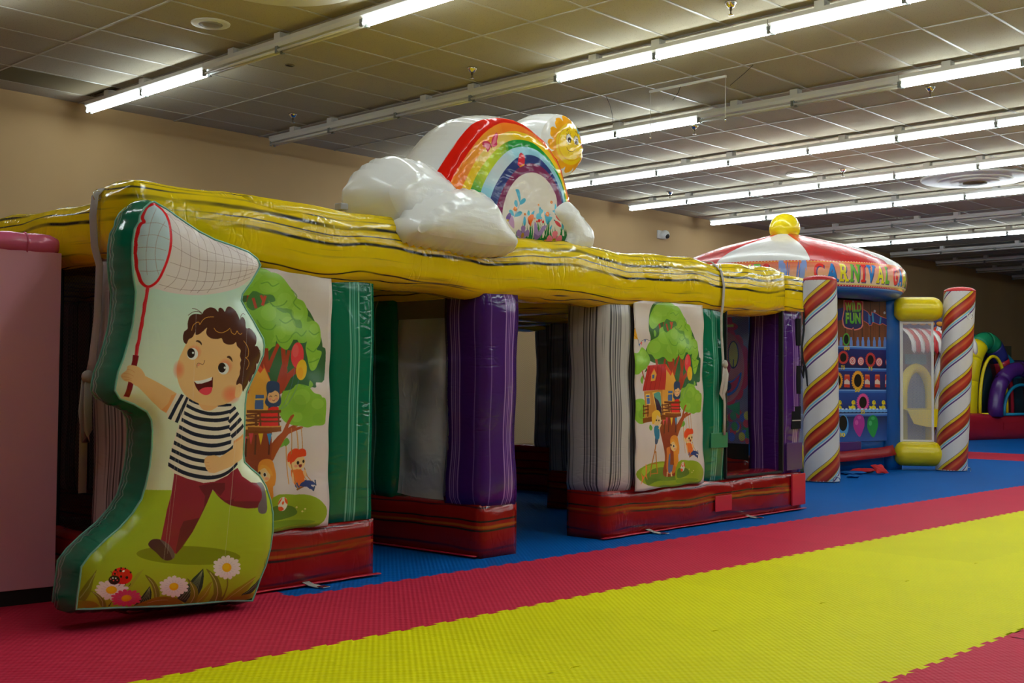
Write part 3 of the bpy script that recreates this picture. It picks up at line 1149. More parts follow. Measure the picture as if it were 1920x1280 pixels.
# ------------------------------------------------------------------ the tree house print (used on both front banners)
HF = Frame((2.85, 5.205), 2.03)             # front plane of the play house
def ban1(px, py):
    u, z = HF.uz(px, py, -0.03)
    return ((u - 0.255) / 0.95, 1 - (1.70 - z) / 1.385)
def ban2(px, py):
    u, z = HF.uz(px, py, -0.03)
    return ((u - 4.055) / 0.945, 1 - (1.725 - z) / 1.39)
A = Art('tree_house_print', 0, 1, 0, 1, 640, P(172, 162, 158, 1.75), None)
A.w, A.h = 2 * 470, 2 * 680
A.a = np.empty((A.h, A.w, 3), np.float32)
A.a[:] = P(172, 162, 158, 1.75)
A.gain = 1.75
def K():
    A.fn = ban2
    A.at(1170, 560, 3.4625)
def Mz():
    A.fn = ban1
    A.at(440, 480, 4.0)
def Nz():
    A.fn = ban1
    A.at(440, 780, 3.765)
DG, MG, LG, LL = (48, 82, 34), (88, 128, 34), (108, 150, 44), (128, 165, 60)
K()
A.ell(285, 1140, 222, 88, (110, 130, 28), 3)
A.ell(285, 1120, 190, 55, (128, 148, 38), 3)
A.poly([(120, 1150), (180, 1100), (260, 1090), (340, 1095), (400, 1120), (380, 1160), (300, 1175), (200, 1180), (140, 1200)], (62, 92, 30), .8, 4)
# trunk and branches
A.poly([(228, 830), (250, 775), (300, 770), (322, 850), (316, 930), (300, 1000), (310, 1080), (328, 1140), (252, 1142), (262, 1040), (244, 920)], (118, 48, 26), 1, 4)
A.poly([(285, 780), (318, 850), (310, 930), (298, 1010), (290, 900)], (95, 36, 22), .7, 3)
A.poly([(306, 905), (322, 840), (352, 780), (402, 736), (416, 742), (372, 790), (340, 850), (326, 900)], (135, 58, 26), 1, 3)
# crown, dark then light
A.poly([(182, 40), (240, 22), (310, 32), (360, 90), (372, 150), (432, 190), (470, 270), (492, 370), (486, 470), (470, 530), (420, 560), (372, 590), (330, 560), (290, 470), (240, 430), (170, 400), (140, 340), (170, 260), (158, 180)], DG, 1, 4)
for br in ([(345, 560), (372, 470), (385, 380)], [(300, 500), (318, 370)], [(262, 440), (272, 390)], [(215, 440), (208, 370)], [(240, 215), (232, 150)], [(262, 185), (265, 140)], [(345, 540), (300, 440), (290, 390)]):
    A.stroke(br, 17 if br[0][0] != 240 and br[0][0] != 262 else 11, (132, 46, 26))
A.poly([(205, 40), (240, 24), (300, 28), (338, 60), (358, 110), (345, 160), (318, 165), (300, 175), (272, 150), (235, 158), (205, 185), (178, 190), (162, 150), (178, 90)], LG, 1, 5)
A.poly([(148, 320), (168, 272), (222, 240), (236, 190), (290, 176), (342, 200), (362, 165), (412, 182), (434, 230), (424, 290), (412, 352), (386, 395), (360, 375), (335, 380), (320, 400), (290, 405), (262, 375), (235, 385), (205, 390), (182, 360), (160, 352)], LG, 1, 5)
A.poly([(432, 250), (462, 262), (466, 330), (482, 400), (470, 455), (430, 492), (402, 470), (410, 380)], MG, 1, 5)
A.poly([(362, 610), (380, 558), (432, 548), (462, 590), (488, 604), (492, 660), (476, 722), (430, 742), (380, 722), (358, 670)], LG, 1, 5)
A.poly([(28, 402), (44, 350), (90, 342), (118, 308), (156, 350), (168, 400), (142, 442), (110, 462), (80, 484), (38, 470)], LG, 1, 5)
A.poly([(42, 702), (60, 650), (110, 640), (136, 670), (142, 740), (132, 792), (90, 802), (58, 770)], LG, 1, 5)
A.poly([(130, 470), (140, 440), (150, 460)], DG)
for (cx, cy, rx, ry, c) in ((250, 75, 55, 40, LL), (215, 120, 35, 40, LL), (310, 110, 35, 35, MG), (280, 250, 60, 45, LL), (200, 310, 40, 40, LL), (330, 320, 55, 40, LL), (390, 240, 30, 45, LL),
                            (440, 320, 22, 45, LG), (410, 620, 35, 40, LL), (450, 680, 28, 30, LL), (90, 390, 35, 30, LL), (125, 350, 22, 26, LL), (75, 690, 24, 28, LL), (105, 740, 26, 30, MG), (445, 450, 22, 26, LG)):
    A.ell(cx, cy, rx, ry, c, alpha=.45)
for lf in ([(115, 490), (100, 520), (115, 545), (122, 520)], [(165, 810), (160, 835), (172, 850), (180, 830)], [(350, 800), (372, 795), (378, 820), (355, 832)], [(420, 530), (432, 520), (436, 560), (425, 580)], [(190, 210), (200, 200), (208, 225), (196, 245)]):
    A.poly(lf, (95, 140, 45), 1, 3)
A.stroke([(110, 460), (128, 515)], 7, (130, 48, 26))
# the wooden house
A.poly([(128, 592), (252, 588), (276, 440), (330, 548), (320, 745), (128, 762)], (178, 122, 48))
A.poly([(128, 592), (252, 588), (250, 752), (126, 764)], (160, 104, 40))
A.poly([(254, 590), (276, 442), (330, 548), (318, 745), (252, 752)], (186, 132, 56))
A.poly([(150, 428), (277, 421), (268, 588), (118, 590)], (152, 34, 30))
for x in (150, 178, 206, 236):
    A.stroke([(x + 12, 430), (x - 12, 588)], 2.5, (110, 22, 22))
A.poly([(277, 421), (338, 540), (326, 546), (270, 446)], (186, 62, 34))
A.poly([(190, 440), (162, 494), (206, 488)], (176, 48, 36))
A.poly([(190, 452), (206, 488), (196, 528), (170, 530), (172, 486)], (182, 130, 52))
A.poly([(178, 490), (192, 488), (190, 512), (178, 514)], (60, 80, 120))
for w in ([(138, 612), (166, 610), (166, 682), (140, 684)], [(284, 606), (308, 604), (306, 672), (284, 674)]):
    A.poly(w, (205, 160, 80))
    c = np.array(w, float).mean(0)
    A.poly([tuple(c + (np.array(p) - c) * .78) for p in w], (56, 78, 128))
    A.stroke([((w[0][0] + w[3][0]) / 2, c[1] - 12), ((w[1][0] + w[2][0]) / 2, c[1] - 12)], 5, (205, 160, 80))
A.poly([(182, 604), (242, 600), (244, 752), (204, 756)], (200, 152, 72))
A.poly([(190, 612), (238, 608), (240, 752), (206, 754)], (50, 28, 44))
A.poly([(192, 612), (238, 608), (238, 700), (222, 660), (200, 640)], (70, 122, 112), 1, 3)
A.poly([(112, 766), (334, 742), (334, 772), (114, 798)], (104, 52, 18))
A.poly([(228, 782), (330, 772), (300, 790), (262, 792)], (140, 82, 36))
for y0, y1 in ((690, 672), (712, 694), (734, 716)):
    A.stroke([(242, y0), (334, y1)], 8, (88, 44, 20))
    A.stroke([(112, y0 + 2), (152, y0 - 2)], 8, (88, 44, 20))
for x in (248, 290, 330, 116, 148):
    A.stroke([(x, 680), (x, 756)], 7, (88, 44, 20))
for i, c in enumerate(((200, 60, 70), (205, 160, 50), (60, 130, 165))):
    A.poly([(246 + i * 22, 784), (264 + i * 22, 783), (257 + i * 22, 820)], c)
A.stroke([(262, 790), (262, 870)], 5, (70, 36, 26))
A.stroke([(302, 790), (304, 870)], 5, (70, 36, 26))
# kite
A.poly([(24, 188), (66, 185), (88, 258), (30, 248)], (200, 140, 40))
A.stroke([(24, 188), (88, 258)], 2, (120, 80, 30))
A.stroke([(66, 185), (30, 248)], 2, (120, 80, 30))
A.stroke([(88, 258), (100, 290), (115, 268), (140, 258), (165, 268)], 2.5, (60, 60, 80), 1, 4)
for (x, y, c) in ((98, 285, (70, 90, 140)), (112, 275, (190, 70, 70)), (136, 260, (70, 90, 140))):
    A.poly([(x - 6, y), (x + 6, y), (x, y + 22)], c)
# boy on the ladder, dog, girl by the trunk
for (a, b) in (((196, 930), (160, 1145)), ((192, 985), (208, 1132))):
    A.stroke([a, b], 6, (150, 92, 36))
for (a, b) in (((186, 990), (196, 992)), ((172, 1062), (204, 1066)), ((164, 1130), (210, 1128))):
    A.stroke([a, b], 6, (150, 92, 36))
A.poly([(198, 880), (222, 880), (205, 935), (190, 935)], (60, 70, 90), 1, 3)
A.poly([(190, 830), (214, 820), (226, 850), (222, 902), (196, 904)], (40, 100, 128), 1, 3)
A.stroke([(222, 840), (236, 812)], 9, (205, 160, 110))
A.ell(207, 782, 27, 38, (208, 160, 110))
A.poly([(174, 780), (176, 735), (205, 718), (228, 738), (226, 768), (206, 752), (196, 790), (182, 812)], (205, 150, 48), 1, 4)
A.ell(202, 785, 4, 6, (40, 30, 30))
A.ell(219, 787, 4, 6, (40, 30, 30))
A.poly([(88, 1195), (98, 1150), (90, 1110), (104, 1140), (126, 1130), (130, 1062), (140, 1085), (134, 1130), (138, 1165), (122, 1140), (104, 1165)], (205, 100, 45), 1, 3)
# girl in the window
A.poly([(306, 655), (328, 650), (330, 742), (298, 746)], (186, 40, 34), 1, 3)
A.poly([(312, 640), (314, 560), (330, 536), (346, 552), (346, 600), (340, 650), (326, 660)], (34, 44, 66), 1, 3)
A.ell(327, 604, 13, 24, (205, 150, 108))
# ball
A.ell(357, 1092, 18, 30, (205, 190, 175))
A.poly([(350, 1066), (360, 1064), (354, 1120), (342, 1110), (340, 1085)], (190, 80, 40), 1, 3)
A.poly([(368, 1070), (375, 1095), (366, 1118), (362, 1092)], (190, 80, 40), 1, 3)
# swing boy
A.stroke([(375, 752), (388, 1000)], 3, (170, 120, 60))
A.stroke([(412, 742), (420, 930), (446, 1000)], 3, (170, 120, 60))
A.poly([(396, 940), (425, 930), (432, 1000), (408, 1012)], (205, 96, 38), 1, 3)
A.poly([(408, 1000), (436, 985), (454, 998), (450, 1028), (436, 1010), (412, 1022)], (44, 60, 100), 1, 2)
A.ell(406, 898, 21, 40, (208, 158, 108))
A.poly([(386, 900), (386, 865), (405, 842), (424, 852), (428, 880), (410, 870), (396, 895)], (190, 62, 26), 1, 3)
# trunk girl
A.poly([(274, 1000), (280, 960), (334, 960), (330, 1040), (326, 1120), (282, 1120)], (176, 96, 40), 1, 4)

A.poly([(288, 1010), (310, 1005), (312, 1110), (290, 1118)], (78, 88, 128), 1, 3)
A.stroke([(284, 1120), (282, 1150)], 7, (205, 160, 110))
A.stroke([(306, 1118), (310, 1145)], 7, (205, 160, 110))
# the balloons, girl and swing again from the nearer banner, where they read larger
Mz()
A.poly([(330, 620), (300, 660), (290, 720), (250, 760), (240, 900), (330, 1000), (420, 1000), (470, 960), (600, 990), (610, 950), (680, 930), (690, 720), (660, 680), (560, 640)], (42, 80, 44), 1, 3)
for (pts, w) in (([(235, 690), (245, 860)], 26), ([(320, 660), (250, 830)], 28), ([(360, 690), (378, 860), (330, 960)], 34), ([(405, 710), (385, 820)], 26), ([(465, 850), (400, 900), (350, 990)], 44)):
    A.stroke(pts, w, (138, 50, 28))
A.poly([(370, 780), (390, 900), (345, 1030), (300, 1000), (320, 900)], (132, 46, 26), 1, 3)
A.poly([(100, 395), (165, 385), (250, 340), (310, 400), (380, 380), (440, 420), (500, 480), (545, 560), (540, 640), (480, 650), (455, 600), (420, 660), (390, 700), (345, 680), (310, 640), (285, 600), (250, 690), (200, 600), (160, 520)], LG, 1, 5)
A.poly([(210, 130), (330, 130), (420, 230), (470, 310), (520, 340), (556, 420), (550, 490), (600, 485), (645, 530), (650, 640), (620, 700), (660, 720), (640, 790), (610, 850), (570, 855), (545, 760), (530, 690), (540, 620), (500, 520), (440, 420), (380, 370), (310, 380), (250, 330), (150, 320), (120, 260)], (112, 152, 42), 1, 5)
A.poly([(310, 380), (440, 400), (450, 460), (500, 480), (505, 540), (450, 520), (420, 430), (365, 420)], (70, 112, 44), .7, 3)
for (cx, cy, rx, ry) in ((260, 220, 80, 50), (380, 330, 60, 60), (250, 420, 60, 60), (400, 520, 60, 70), (600, 560, 35, 55), (480, 420, 45, 60), (600, 800, 20, 40), (330, 570, 50, 50)):
    A.ell(cx, cy, rx, ry, LL, alpha=.4)
A.poly([(135, 255), (210, 280), (280, 285), (305, 330), (250, 345), (175, 380), (130, 400), (90, 350)], (60, 100, 44), 1, 3)
A.stroke([(140, 310), (158, 380)], 20, (150, 60, 40))
A.stroke([(225, 295), (205, 360)], 22, (160, 62, 40))
A.stroke([(195, 290), (212, 330)], 18, (160, 62, 40))
for g in ([(300, 590), (330, 640), (385, 640), (425, 600)], [(160, 470), (200, 530), (262, 545), (300, 510)], [(420, 600), (460, 570), (500, 600), (540, 560)], [(250, 330), (300, 372), (370, 360), (400, 330)], [(430, 250), (470, 300), (450, 350), (500, 400)],
          [(560, 560), (600, 590), (640, 570)], [(540, 690), (590, 720), (620, 690)], [(190, 200), (240, 190), (280, 220), (330, 200)], [(330, 470), (380, 500), (440, 470)], [(560, 800), (600, 790), (640, 770)]):
    A.stroke(g, 9, (82, 124, 38), .75, 5)
A.poly([(405, 1100), (430, 1020), (490, 975), (525, 990), (540, 1010), (590, 1040), (600, 1060), (650, 1060), (685, 1080), (690, 1200), (680, 1265), (600, 1275), (540, 1290), (470, 1260), (420, 1180)], LG, 1, 5)
for (cx, cy, rx, ry, c) in ((500, 1060, 60, 60, LL), (620, 1110, 50, 40, LL), (470, 1210, 40, 40, LL), (630, 1220, 45, 40, (100, 142, 44)), (480, 1110, 50, 70, (100, 142, 44))):
    A.ell(cx, cy, rx, ry, c, alpha=.5)
A.poly([(548, 985), (560, 935), (585, 965), (566, 990)], (100, 140, 46), 1, 3)
A.ell(470, 745, 48, 98, (196, 52, 56))
A.ell(455, 710, 24, 50, (212, 84, 80), alpha=.6)
A.ell(500, 855, 40, 78, (208, 150, 24), 8)
A.ell(488, 880, 24, 45, (196, 120, 20), 8, alpha=.6)
A.stroke([(450, 845), (430, 940), (385, 1080), (345, 1145)], 2, (70, 90, 130), 1, 4)
A.stroke([(475, 935), (450, 1010), (400, 1110), (350, 1145)], 2, (70, 90, 130), 1, 4)
A.poly([(215, 800), (262, 925), (248, 935), (205, 860)], (176, 66, 34))
A.poly([(220, 830), (270, 960), (250, 1150), (100, 1150), (130, 1000), (170, 900)], (188, 134, 52))
A.poly([(155, 1040), (225, 1036), (225, 1145), (155, 1145)], (196, 148, 60))
A.poly([(162, 1035), (220, 1035), (220, 1060), (162, 1062)], (58, 82, 128))
A.poly([(160, 1075), (218, 1072), (218, 1142), (158, 1144)], (58, 82, 128))
A.poly([(250, 1140), (330, 1130), (330, 1275), (246, 1275)], (196, 36, 30), 1, 2)
A.poly([(228, 1090), (240, 1040), (232, 980), (240, 940), (270, 930), (310, 938), (330, 960), (332, 1020), (348, 1080), (335, 1120), (290, 1125), (250, 1122)], (38, 54, 84), 1, 4)
A.ell(288, 1050, 44, 48, (206, 148, 104))
A.poly([(240, 1010), (262, 960), (310, 960), (334, 1015), (310, 1010), (300, 1000), (270, 1018)], (38, 54, 84), 1, 3)
A.ell(262, 1068, 12, 10, (215, 110, 100), alpha=.7)
A.ell(312, 1066, 12, 10, (215, 110, 100), alpha=.7)
A.stroke([(258, 1050), (266, 1042), (276, 1050)], 4, (50, 30, 30))
A.stroke([(296, 1046), (304, 1038), (314, 1046)], 4, (50, 30, 30))
A.stroke([(280, 1074), (292, 1082), (300, 1072)], 4, (120, 30, 30))
A.poly([(100, 1150), (350, 1150), (350, 1172), (100, 1172)], (92, 48, 22))
for y in (1202, 1232):
    A.stroke([(100, y), (346, y + 4)], 13, (92, 48, 22))
for x in (194, 330):
    A.stroke([(x, 1160), (x, 1275)], 11, (92, 48, 22))
Nz()
A.poly([(95, 68), (325, 68), (325, 105), (250, 110), (240, 100), (95, 100)], (112, 58, 22))
A.stroke([(98, 68), (326, 70)], 9, (176, 120, 50))
A.poly([(95, 185), (110, 120), (250, 110), (258, 240), (262, 600), (165, 600), (160, 350), (95, 320)], (122, 50, 30))
A.stroke([(150, 130), (150, 265)], 12, (80, 36, 28))
A.stroke([(238, 130), (238, 265)], 12, (80, 36, 28))
A.poly([(258, 320), (258, 215), (300, 160), (345, 90), (400, 0), (425, 0), (375, 90), (470, 76), (476, 92), (380, 128), (330, 190), (290, 260)], (140, 62, 28), 1, 2)
A.poly([(340, 180), (365, 152), (385, 180), (378, 198), (352, 212)], (88, 132, 44), 1, 3)
for (x, c) in ((118, (176, 56, 62)), (182, (190, 150, 34)), (238, (52, 118, 160))):
    A.poly([(x - 16, 118), (x + 16, 116), (x + 2, 200)], c)
A.poly([(170, 380), (180, 320), (220, 296), (262, 310), (278, 360), (286, 420), (275, 480), (262, 500), (264, 600), (215, 600), (200, 440)], (186, 116, 40), 1, 4)
A.ell(208, 408, 40, 52, (208, 156, 104))
A.poly([(168, 390), (190, 340), (225, 345), (255, 380), (262, 420), (240, 400), (215, 362), (190, 372)], (196, 128, 46), 1, 3)
A.ell(212, 408, 11, 16, (210, 200, 190))
A.ell(211, 408, 8, 13, (40, 26, 22))
A.ell(178, 398, 8, 12, (40, 26, 22))
A.ell(224, 436, 14, 10, (205, 100, 80), alpha=.6)
A.ell(470, 670, 175, 112, (116, 138, 30), 4)
A.poly([(262, 570), (420, 560), (560, 590), (640, 640), (640, 720), (540, 770), (262, 790)], (116, 138, 30), 1, 3)
A.poly([(262, 650), (300, 630), (400, 640), (440, 680), (420, 710), (340, 730), (262, 730)], (60, 96, 34), .9, 3)
A.poly([(400, 740), (560, 745), (470, 775), (262, 785), (262, 745)], (88, 116, 28), .8, 3)
for (x, y) in ((434, 650), (488, 662), (472, 680)):
    A.ell(x, y, 6, 6, (190, 180, 110))
    A.stroke([(x, y), (x, y + 22)], 2, (140, 150, 60))
A.ell(335, 620, 34, 50, (205, 188, 172))
for q in ([(330, 572), (318, 600), (302, 625), (306, 598)], [(345, 572), (368, 600), (368, 625), (350, 605)], [(305, 640), (330, 640), (345, 660), (322, 670), (308, 660)], [(335, 600), (345, 610), (336, 626), (326, 615)]):
    A.poly(q, (190, 72, 30), 1, 3)
A.stroke([(402, 88), (398, 330), (420, 460), (440, 525)], 6, (156, 104, 46))
A.stroke([(470, 80), (474, 240)], 5, (156, 104, 46))
A.stroke([(488, 370), (505, 430), (535, 468)], 6, (156, 104, 46))
A.stroke([(432, 525), (540, 466)], 12, (120, 74, 34))
A.poly([(420, 410), (450, 388), (478, 395), (486, 460), (470, 500), (445, 500), (432, 450)], (204, 92, 32), 1, 3)
A.poly([(402, 420), (412, 400), (416, 470), (406, 472)], (206, 150, 104), 1, 3)
A.poly([(478, 400), (496, 385), (500, 430), (486, 428)], (206, 150, 104), 1, 3)
A.poly([(446, 500), (490, 460), (545, 466), (556, 490), (510, 488), (548, 508), (540, 530), (500, 505)], (40, 52, 96), 1, 2)
A.stroke([(560, 455), (562, 492)], 11, (46, 58, 80))
A.stroke([(552, 500), (540, 530)], 11, (46, 58, 80))
A.ell(452, 330, 42, 52, (212, 158, 108))
A.poly([(388, 318), (392, 290), (410, 255), (440, 235), (446, 242), (470, 234), (494, 245), (498, 285), (470, 292), (440, 300), (420, 325), (408, 330), (396, 345)], (186, 56, 24), 1, 4)
A.ell(446, 335, 9, 13, (36, 24, 22))
A.ell(482, 325, 7, 12, (36, 24, 22))
A.ell(432, 358, 12, 10, (212, 100, 88), alpha=.7)
A.poly([(450, 350), (472, 346), (468, 366), (456, 368)], (110, 30, 30), 1, 3)
M_TREE = printed('tree_house_banner_print', A, 0.26, 0.3, 0.0, (0.95, 1.4))

# clown print on the side net
CL = Art('clown_print', 0, 1, 0, 1, 300, P(120, 112, 125, 1.6), None)
CL.gain = 2.6
# (u from the front edge, z up) in unit square
for i in range(40):
    rr = random.Random(i * 7 + 3)
    CL.ell(rr.random(), rr.random() * .25, .07, .035, ((170, 60, 50), (60, 120, 60), (190, 160, 50), (70, 90, 160))[i % 4])
for i in range(14):
    a = i / 14 * 2 * math.pi
    CL.ell(.5 + .40 * math.cos(a), .60 + .24 * math.sin(a), .13, .07, (176, 40, 40))
CL.ell(.5, .60, .40, .28, (150, 92, 70))
CL.ell(.5, .92, .26, .04, (170, 44, 40))
CL.poly([(.34, .92), (.66, .92), (.62, 1.0), (.38, 1.0)], (170, 44, 40))
CL.stroke([(.34, .93), (.66, .93)], .02, (190, 160, 50))
for x in (.34, .66):
    CL.ell(x, .70, .12, .11, (34, 40, 30))
    CL.ell(x, .70, .10, .10, (160, 160, 40))
    CL.stroke([(x, .60), (x, .66)], .02, (30, 30, 30))
CL.ell(.5, .60, .10, .055, (190, 40, 36))
CL.poly([(.16, .56), (.24, .44), (.40, .38), (.60, .38), (.76, .44), (.84, .56), (.66, .50), (.5, .49), (.34, .50)], (50, 90, 160), 1, 4)
CL.poly([(.20, .54), (.27, .45), (.42, .40), (.58, .40), (.73, .45), (.80, .54), (.65, .485), (.5, .475), (.35, .485)], (180, 40, 40), 1, 4)
CL.ell(.5, .45, .12, .04, (30, 20, 24))
CL.poly([(.2, .33), (.5, .29), (.2, .22)], (50, 120, 60))
CL.poly([(.8, .33), (.5, .29), (.8, .22)], (50, 120, 60))
M_CLOWN = netting('clown_net', (0.5, 0.5, 0.5), 0.8, 0.016, CL.image())

# ------------------------------------------------------------------ the inflatable play house
HW, HD, HH = 6.64, 4.0, 2.05      # width, depth, height
PM = {'d': 0.33}
house = thing('inflatable_playhouse', 'long inflatable maze house with yellow streaked roof beams and coloured columns', 'inflatable', (2.85, 5.205, 0), math.radians(2.03))
def sag(v):
    return v
def roofz(u):
    return 0.008 * u - 0.02 * math.sin(math.pi * min(max(u / HW, 0), 1))
_seed = [3]
def hp(name, mat, u0, u1, w0, w1, z0, z1, bulge=0.03, label=None, **kw):
    _seed[0] += 1
    o = puff(name, u1 - u0, w1 - w0, z1 - z0, mat, house, (u0, w0, z0), bulge, seed=_seed[0], **kw)
    if label:
        o['label'] = label
    return o
def beam_warp(u0):
    def f(V):
        V = V.copy()
        u = V[:, 0] + u0
        V[:, 2] += 0.008 * u - 0.03 * np.sin(np.pi * np.clip(u / HW, 0, 1)) + 0.008 * np.sin(u * 4.3) + 0.006 * np.sin(u * 9.1 + 1)
        V[:, 1] += 0.012 * np.sin(u * 2.9 + .7)
        return V
    return f
# roof: perimeter beams and beams over the partitions
hp('roof_beam', M_YEL, -0.02, 6.32, -0.03, 0.31, 1.70, 2.04, 0.045, 'yellow front roof beam with black streaks', warp=beam_warp(-0.02), long_axis=0, seg=0.045, pucker=0.006)
hp('roof_beam', M_YEL, 6.325, 6.66, -0.03, 0.31, 1.765, 2.07, 0.015, long_axis=0)
hp('roof_beam', M_YEL, 0.0, 0.31, 0.315, HD, 1.70, 1.985, 0.03, long_axis=1)
hp('roof_beam', M_YEL, 6.33, 6.66, 0.315, HD, 1.75, 2.05, 0.03, long_axis=1, seg=.07)
hp('roof_beam', M_YEL, 0.31, 6.32, HD - .33, HD, 1.72, 2.04, 0.03, long_axis=0, seg=.08)
for u in (1.22, 2.48, 3.78, 5.10):
    hp('roof_beam', M_YEL, u, u + .30, 0.33, HD - .34, 1.66, 1.94, 0.03, long_axis=1, seg=.07)
for w in (1.36, 2.68):
    for (a, b) in ((0.33, 1.20), (1.54, 2.46), (2.80, 3.76), (4.10, 5.08), (5.42, 6.30)):
        hp('roof_beam', M_YEL, a, b, w, w + .30, 1.66, 1.94, 0.03, long_axis=0, seg=.07)
for (a, b) in ((0.34, 1.2), (1.54, 2.46), (2.80, 3.76), (4.10, 5.08), (5.42, 6.30)):
    box('roof_panel', a, b, .34, HD - .36, 1.945, 1.955, M_YEL, house)
# front: base tubes and columns
hp('base_tube', M_RED, 0.0, 1.56, 0.0, 0.33, 0.0, 0.33, 0.025, long_axis=0)
hp('base_tube', M_RED, 3.74, 6.66, 0.0, 0.33, 0.0, 0.34, 0.028, long_axis=0)
hp('base_tube', M_RED, 2.46, 2.80, 0.0, 1.36, 0.0, 0.325, 0.025, long_axis=1)
hp('column', M_GRY, 0.0, 0.30, 0.0, 0.33, 0.33, 1.715, 0.02, 'grey streaked corner column', long_axis=2)
hp('column', M_GRN, 1.20, 1.54, 0.0, 0.33, 0.325, 1.70, 0.02, 'green streaked column', long_axis=2)
hp('column', M_PUR, 2.47, 2.79, 0.0, 0.33, 0.32, 1.69, 0.025, 'purple streaked column', long_axis=2)
hp('column', M_GRY, 3.74, 4.06, 0.0, 0.33, 0.335, 1.72, 0.03, 'grey streaked column beside tree banner', long_axis=2)
hp('column', M_GRN, 4.99, 5.37, 0.0, 0.33, 0.335, 1.745, 0.03, 'green streaked column', long_axis=2)
hp('column', M_PUR, 6.31, 6.65, 0.0, 0.33, 0.335, 1.77, 0.015, 'purple corner column with velcro patches', long_axis=2)
# fills behind the banners
hp('wall_cushion', M_GRY, 0.30, 1.20, 0.06, 0.28, 0.33, 1.71, 0.01, long_axis=2, seg=.1)
hp('wall_cushion', M_GRY, 4.06, 4.99, 0.06, 0.28, 0.335, 1.73, 0.01, long_axis=2, seg=.1)
# banners: thin printed cloth, a little loose
def banner(u0, u1, z0, z1, w, slant):
    nu, nz = 40, 60
    vs, fs, uv = [], [], []
    for j in range(nz + 1):
        for i in range(nu + 1):
            s_, t_ = i / nu, j / nz
            u = u0 + (u1 - u0) * s_ + slant * (1 - t_)
            ww = w - 0.008 * math.sin(s_ * 9 + t_ * 4) * (1 - t_) ** .5 - 0.006 * math.sin(s_ * 23 + t_ * 2.0) * (0.3 + .7 * (1 - t_)) - .004 * math.sin(t_ * 31 + s_ * 5) + .004 * math.sin(17 * s_ * t_ + 3)
            zz = z0 + (z1 - z0) * t_ + (0.012 * (s_ - .5) if t_ < 1 else .012 * (s_ - .5)) - 0.004 * math.sin(s_ * 14) * (1 - t_)
            vs.append((u, ww, zz))
    for j in range(nz):
        for i in range(nu):
            a = j * (nu + 1) + i
            fs.append((a, a + 1, a + nu + 2, a + nu + 1))
            uv += [(i / nu, j / nz), ((i + 1) / nu, j / nz), ((i + 1) / nu, (j + 1) / nz), (i / nu, (j + 1) / nz)]
    o = mesh_obj('banner', vs, fs, M_TREE, house, True, uv)
    md = o.modifiers.new('s', 'SOLIDIFY')
    md.thickness = 0.003
    return o
o = banner(0.255, 1.205, 0.315, 1.695, -0.03, 0.0)
o['label'] = 'tree house banner beside the net boy'
o = banner(4.05, 4.985, 0.33, 1.725, -0.035, 0.02)
o['label'] = 'tree house banner beside grey column'
# left side: base, opening with net, rear columns
hp('base_tube', M_RED, 0.0, 0.33, 0.335, HD, 0.0, 0.33, 0.025, long_axis=1)
hp('base_tube', M_RED, 6.31, 6.65, 0.335, HD, 0.0, 0.45, 0.02, long_axis=1, seg=.07)
hp('base_tube', M_RED, 0.335, 6.30, HD - .33, HD, 0.0, 0.33, 0.02, long_axis=0, seg=.08)
hp('column', M_PUR, 0.0, 0.30, 1.36, 1.66, 0.33, 1.72, 0.02, long_axis=2)
hp('column', M_GRY, 0.0, 0.30, 2.68, 2.98, 0.33, 1.72, 0.02, long_axis=2)
hp('column', M_GRY, 0.0, 0.30, HD - .3, HD, 0.33, 1.72, 0.02, long_axis=2)
hp('column', M_GRY, 6.33, 6.65, 1.36, 1.66, 0.45, 1.75, 0.02, long_axis=2)
hp('column', M_GRY, 6.33, 6.65, 2.52, 2.84, 0.45, 1.75, 0.02, 'grey column by the rear side net', long_axis=2)
hp('column', M_GRY, 6.33, 6.65, HD - .32, HD, 0.45, 1.75, 0.02, long_axis=2)
# inner columns on the grid
hp('column', M_GRN, 2.48, 2.79, 0.84, 1.36, 0.325, 1.66, 0.025, 'dark green inner column', long_axis=2)
hp('base_tube', M_RED, 5.16, 5.50, 1.36, 1.70, 0.0, 0.33, 0.02, long_axis=0)
hp('column', M_GRY, 5.16, 5.48, 1.36, 1.68, 0.33, 1.66, 0.02, long_axis=2)
hp('base_tube', M_RED, 3.76, 4.08, 2.68, 3.0, 0.0, 0.33, 0.02, long_axis=0)
hp('column', M_PUR, 3.78, 4.08, 2.68, 2.98, 0.33, 1.66, 0.02, long_axis=2)
hp('base_tube', M_RED, 1.2, 1.54, 1.36, 3.0, 0.0, 0.33, 0.02, long_axis=1)
hp('column', M_GRN, 1.22, 1.52, 1.36, 1.66, 0.33, 1.66, 0.02, long_axis=2)
hp('column', M_GRY, 1.22, 1.52, 2.68, 2.98, 0.33, 1.66, 0.02, long_axis=2)
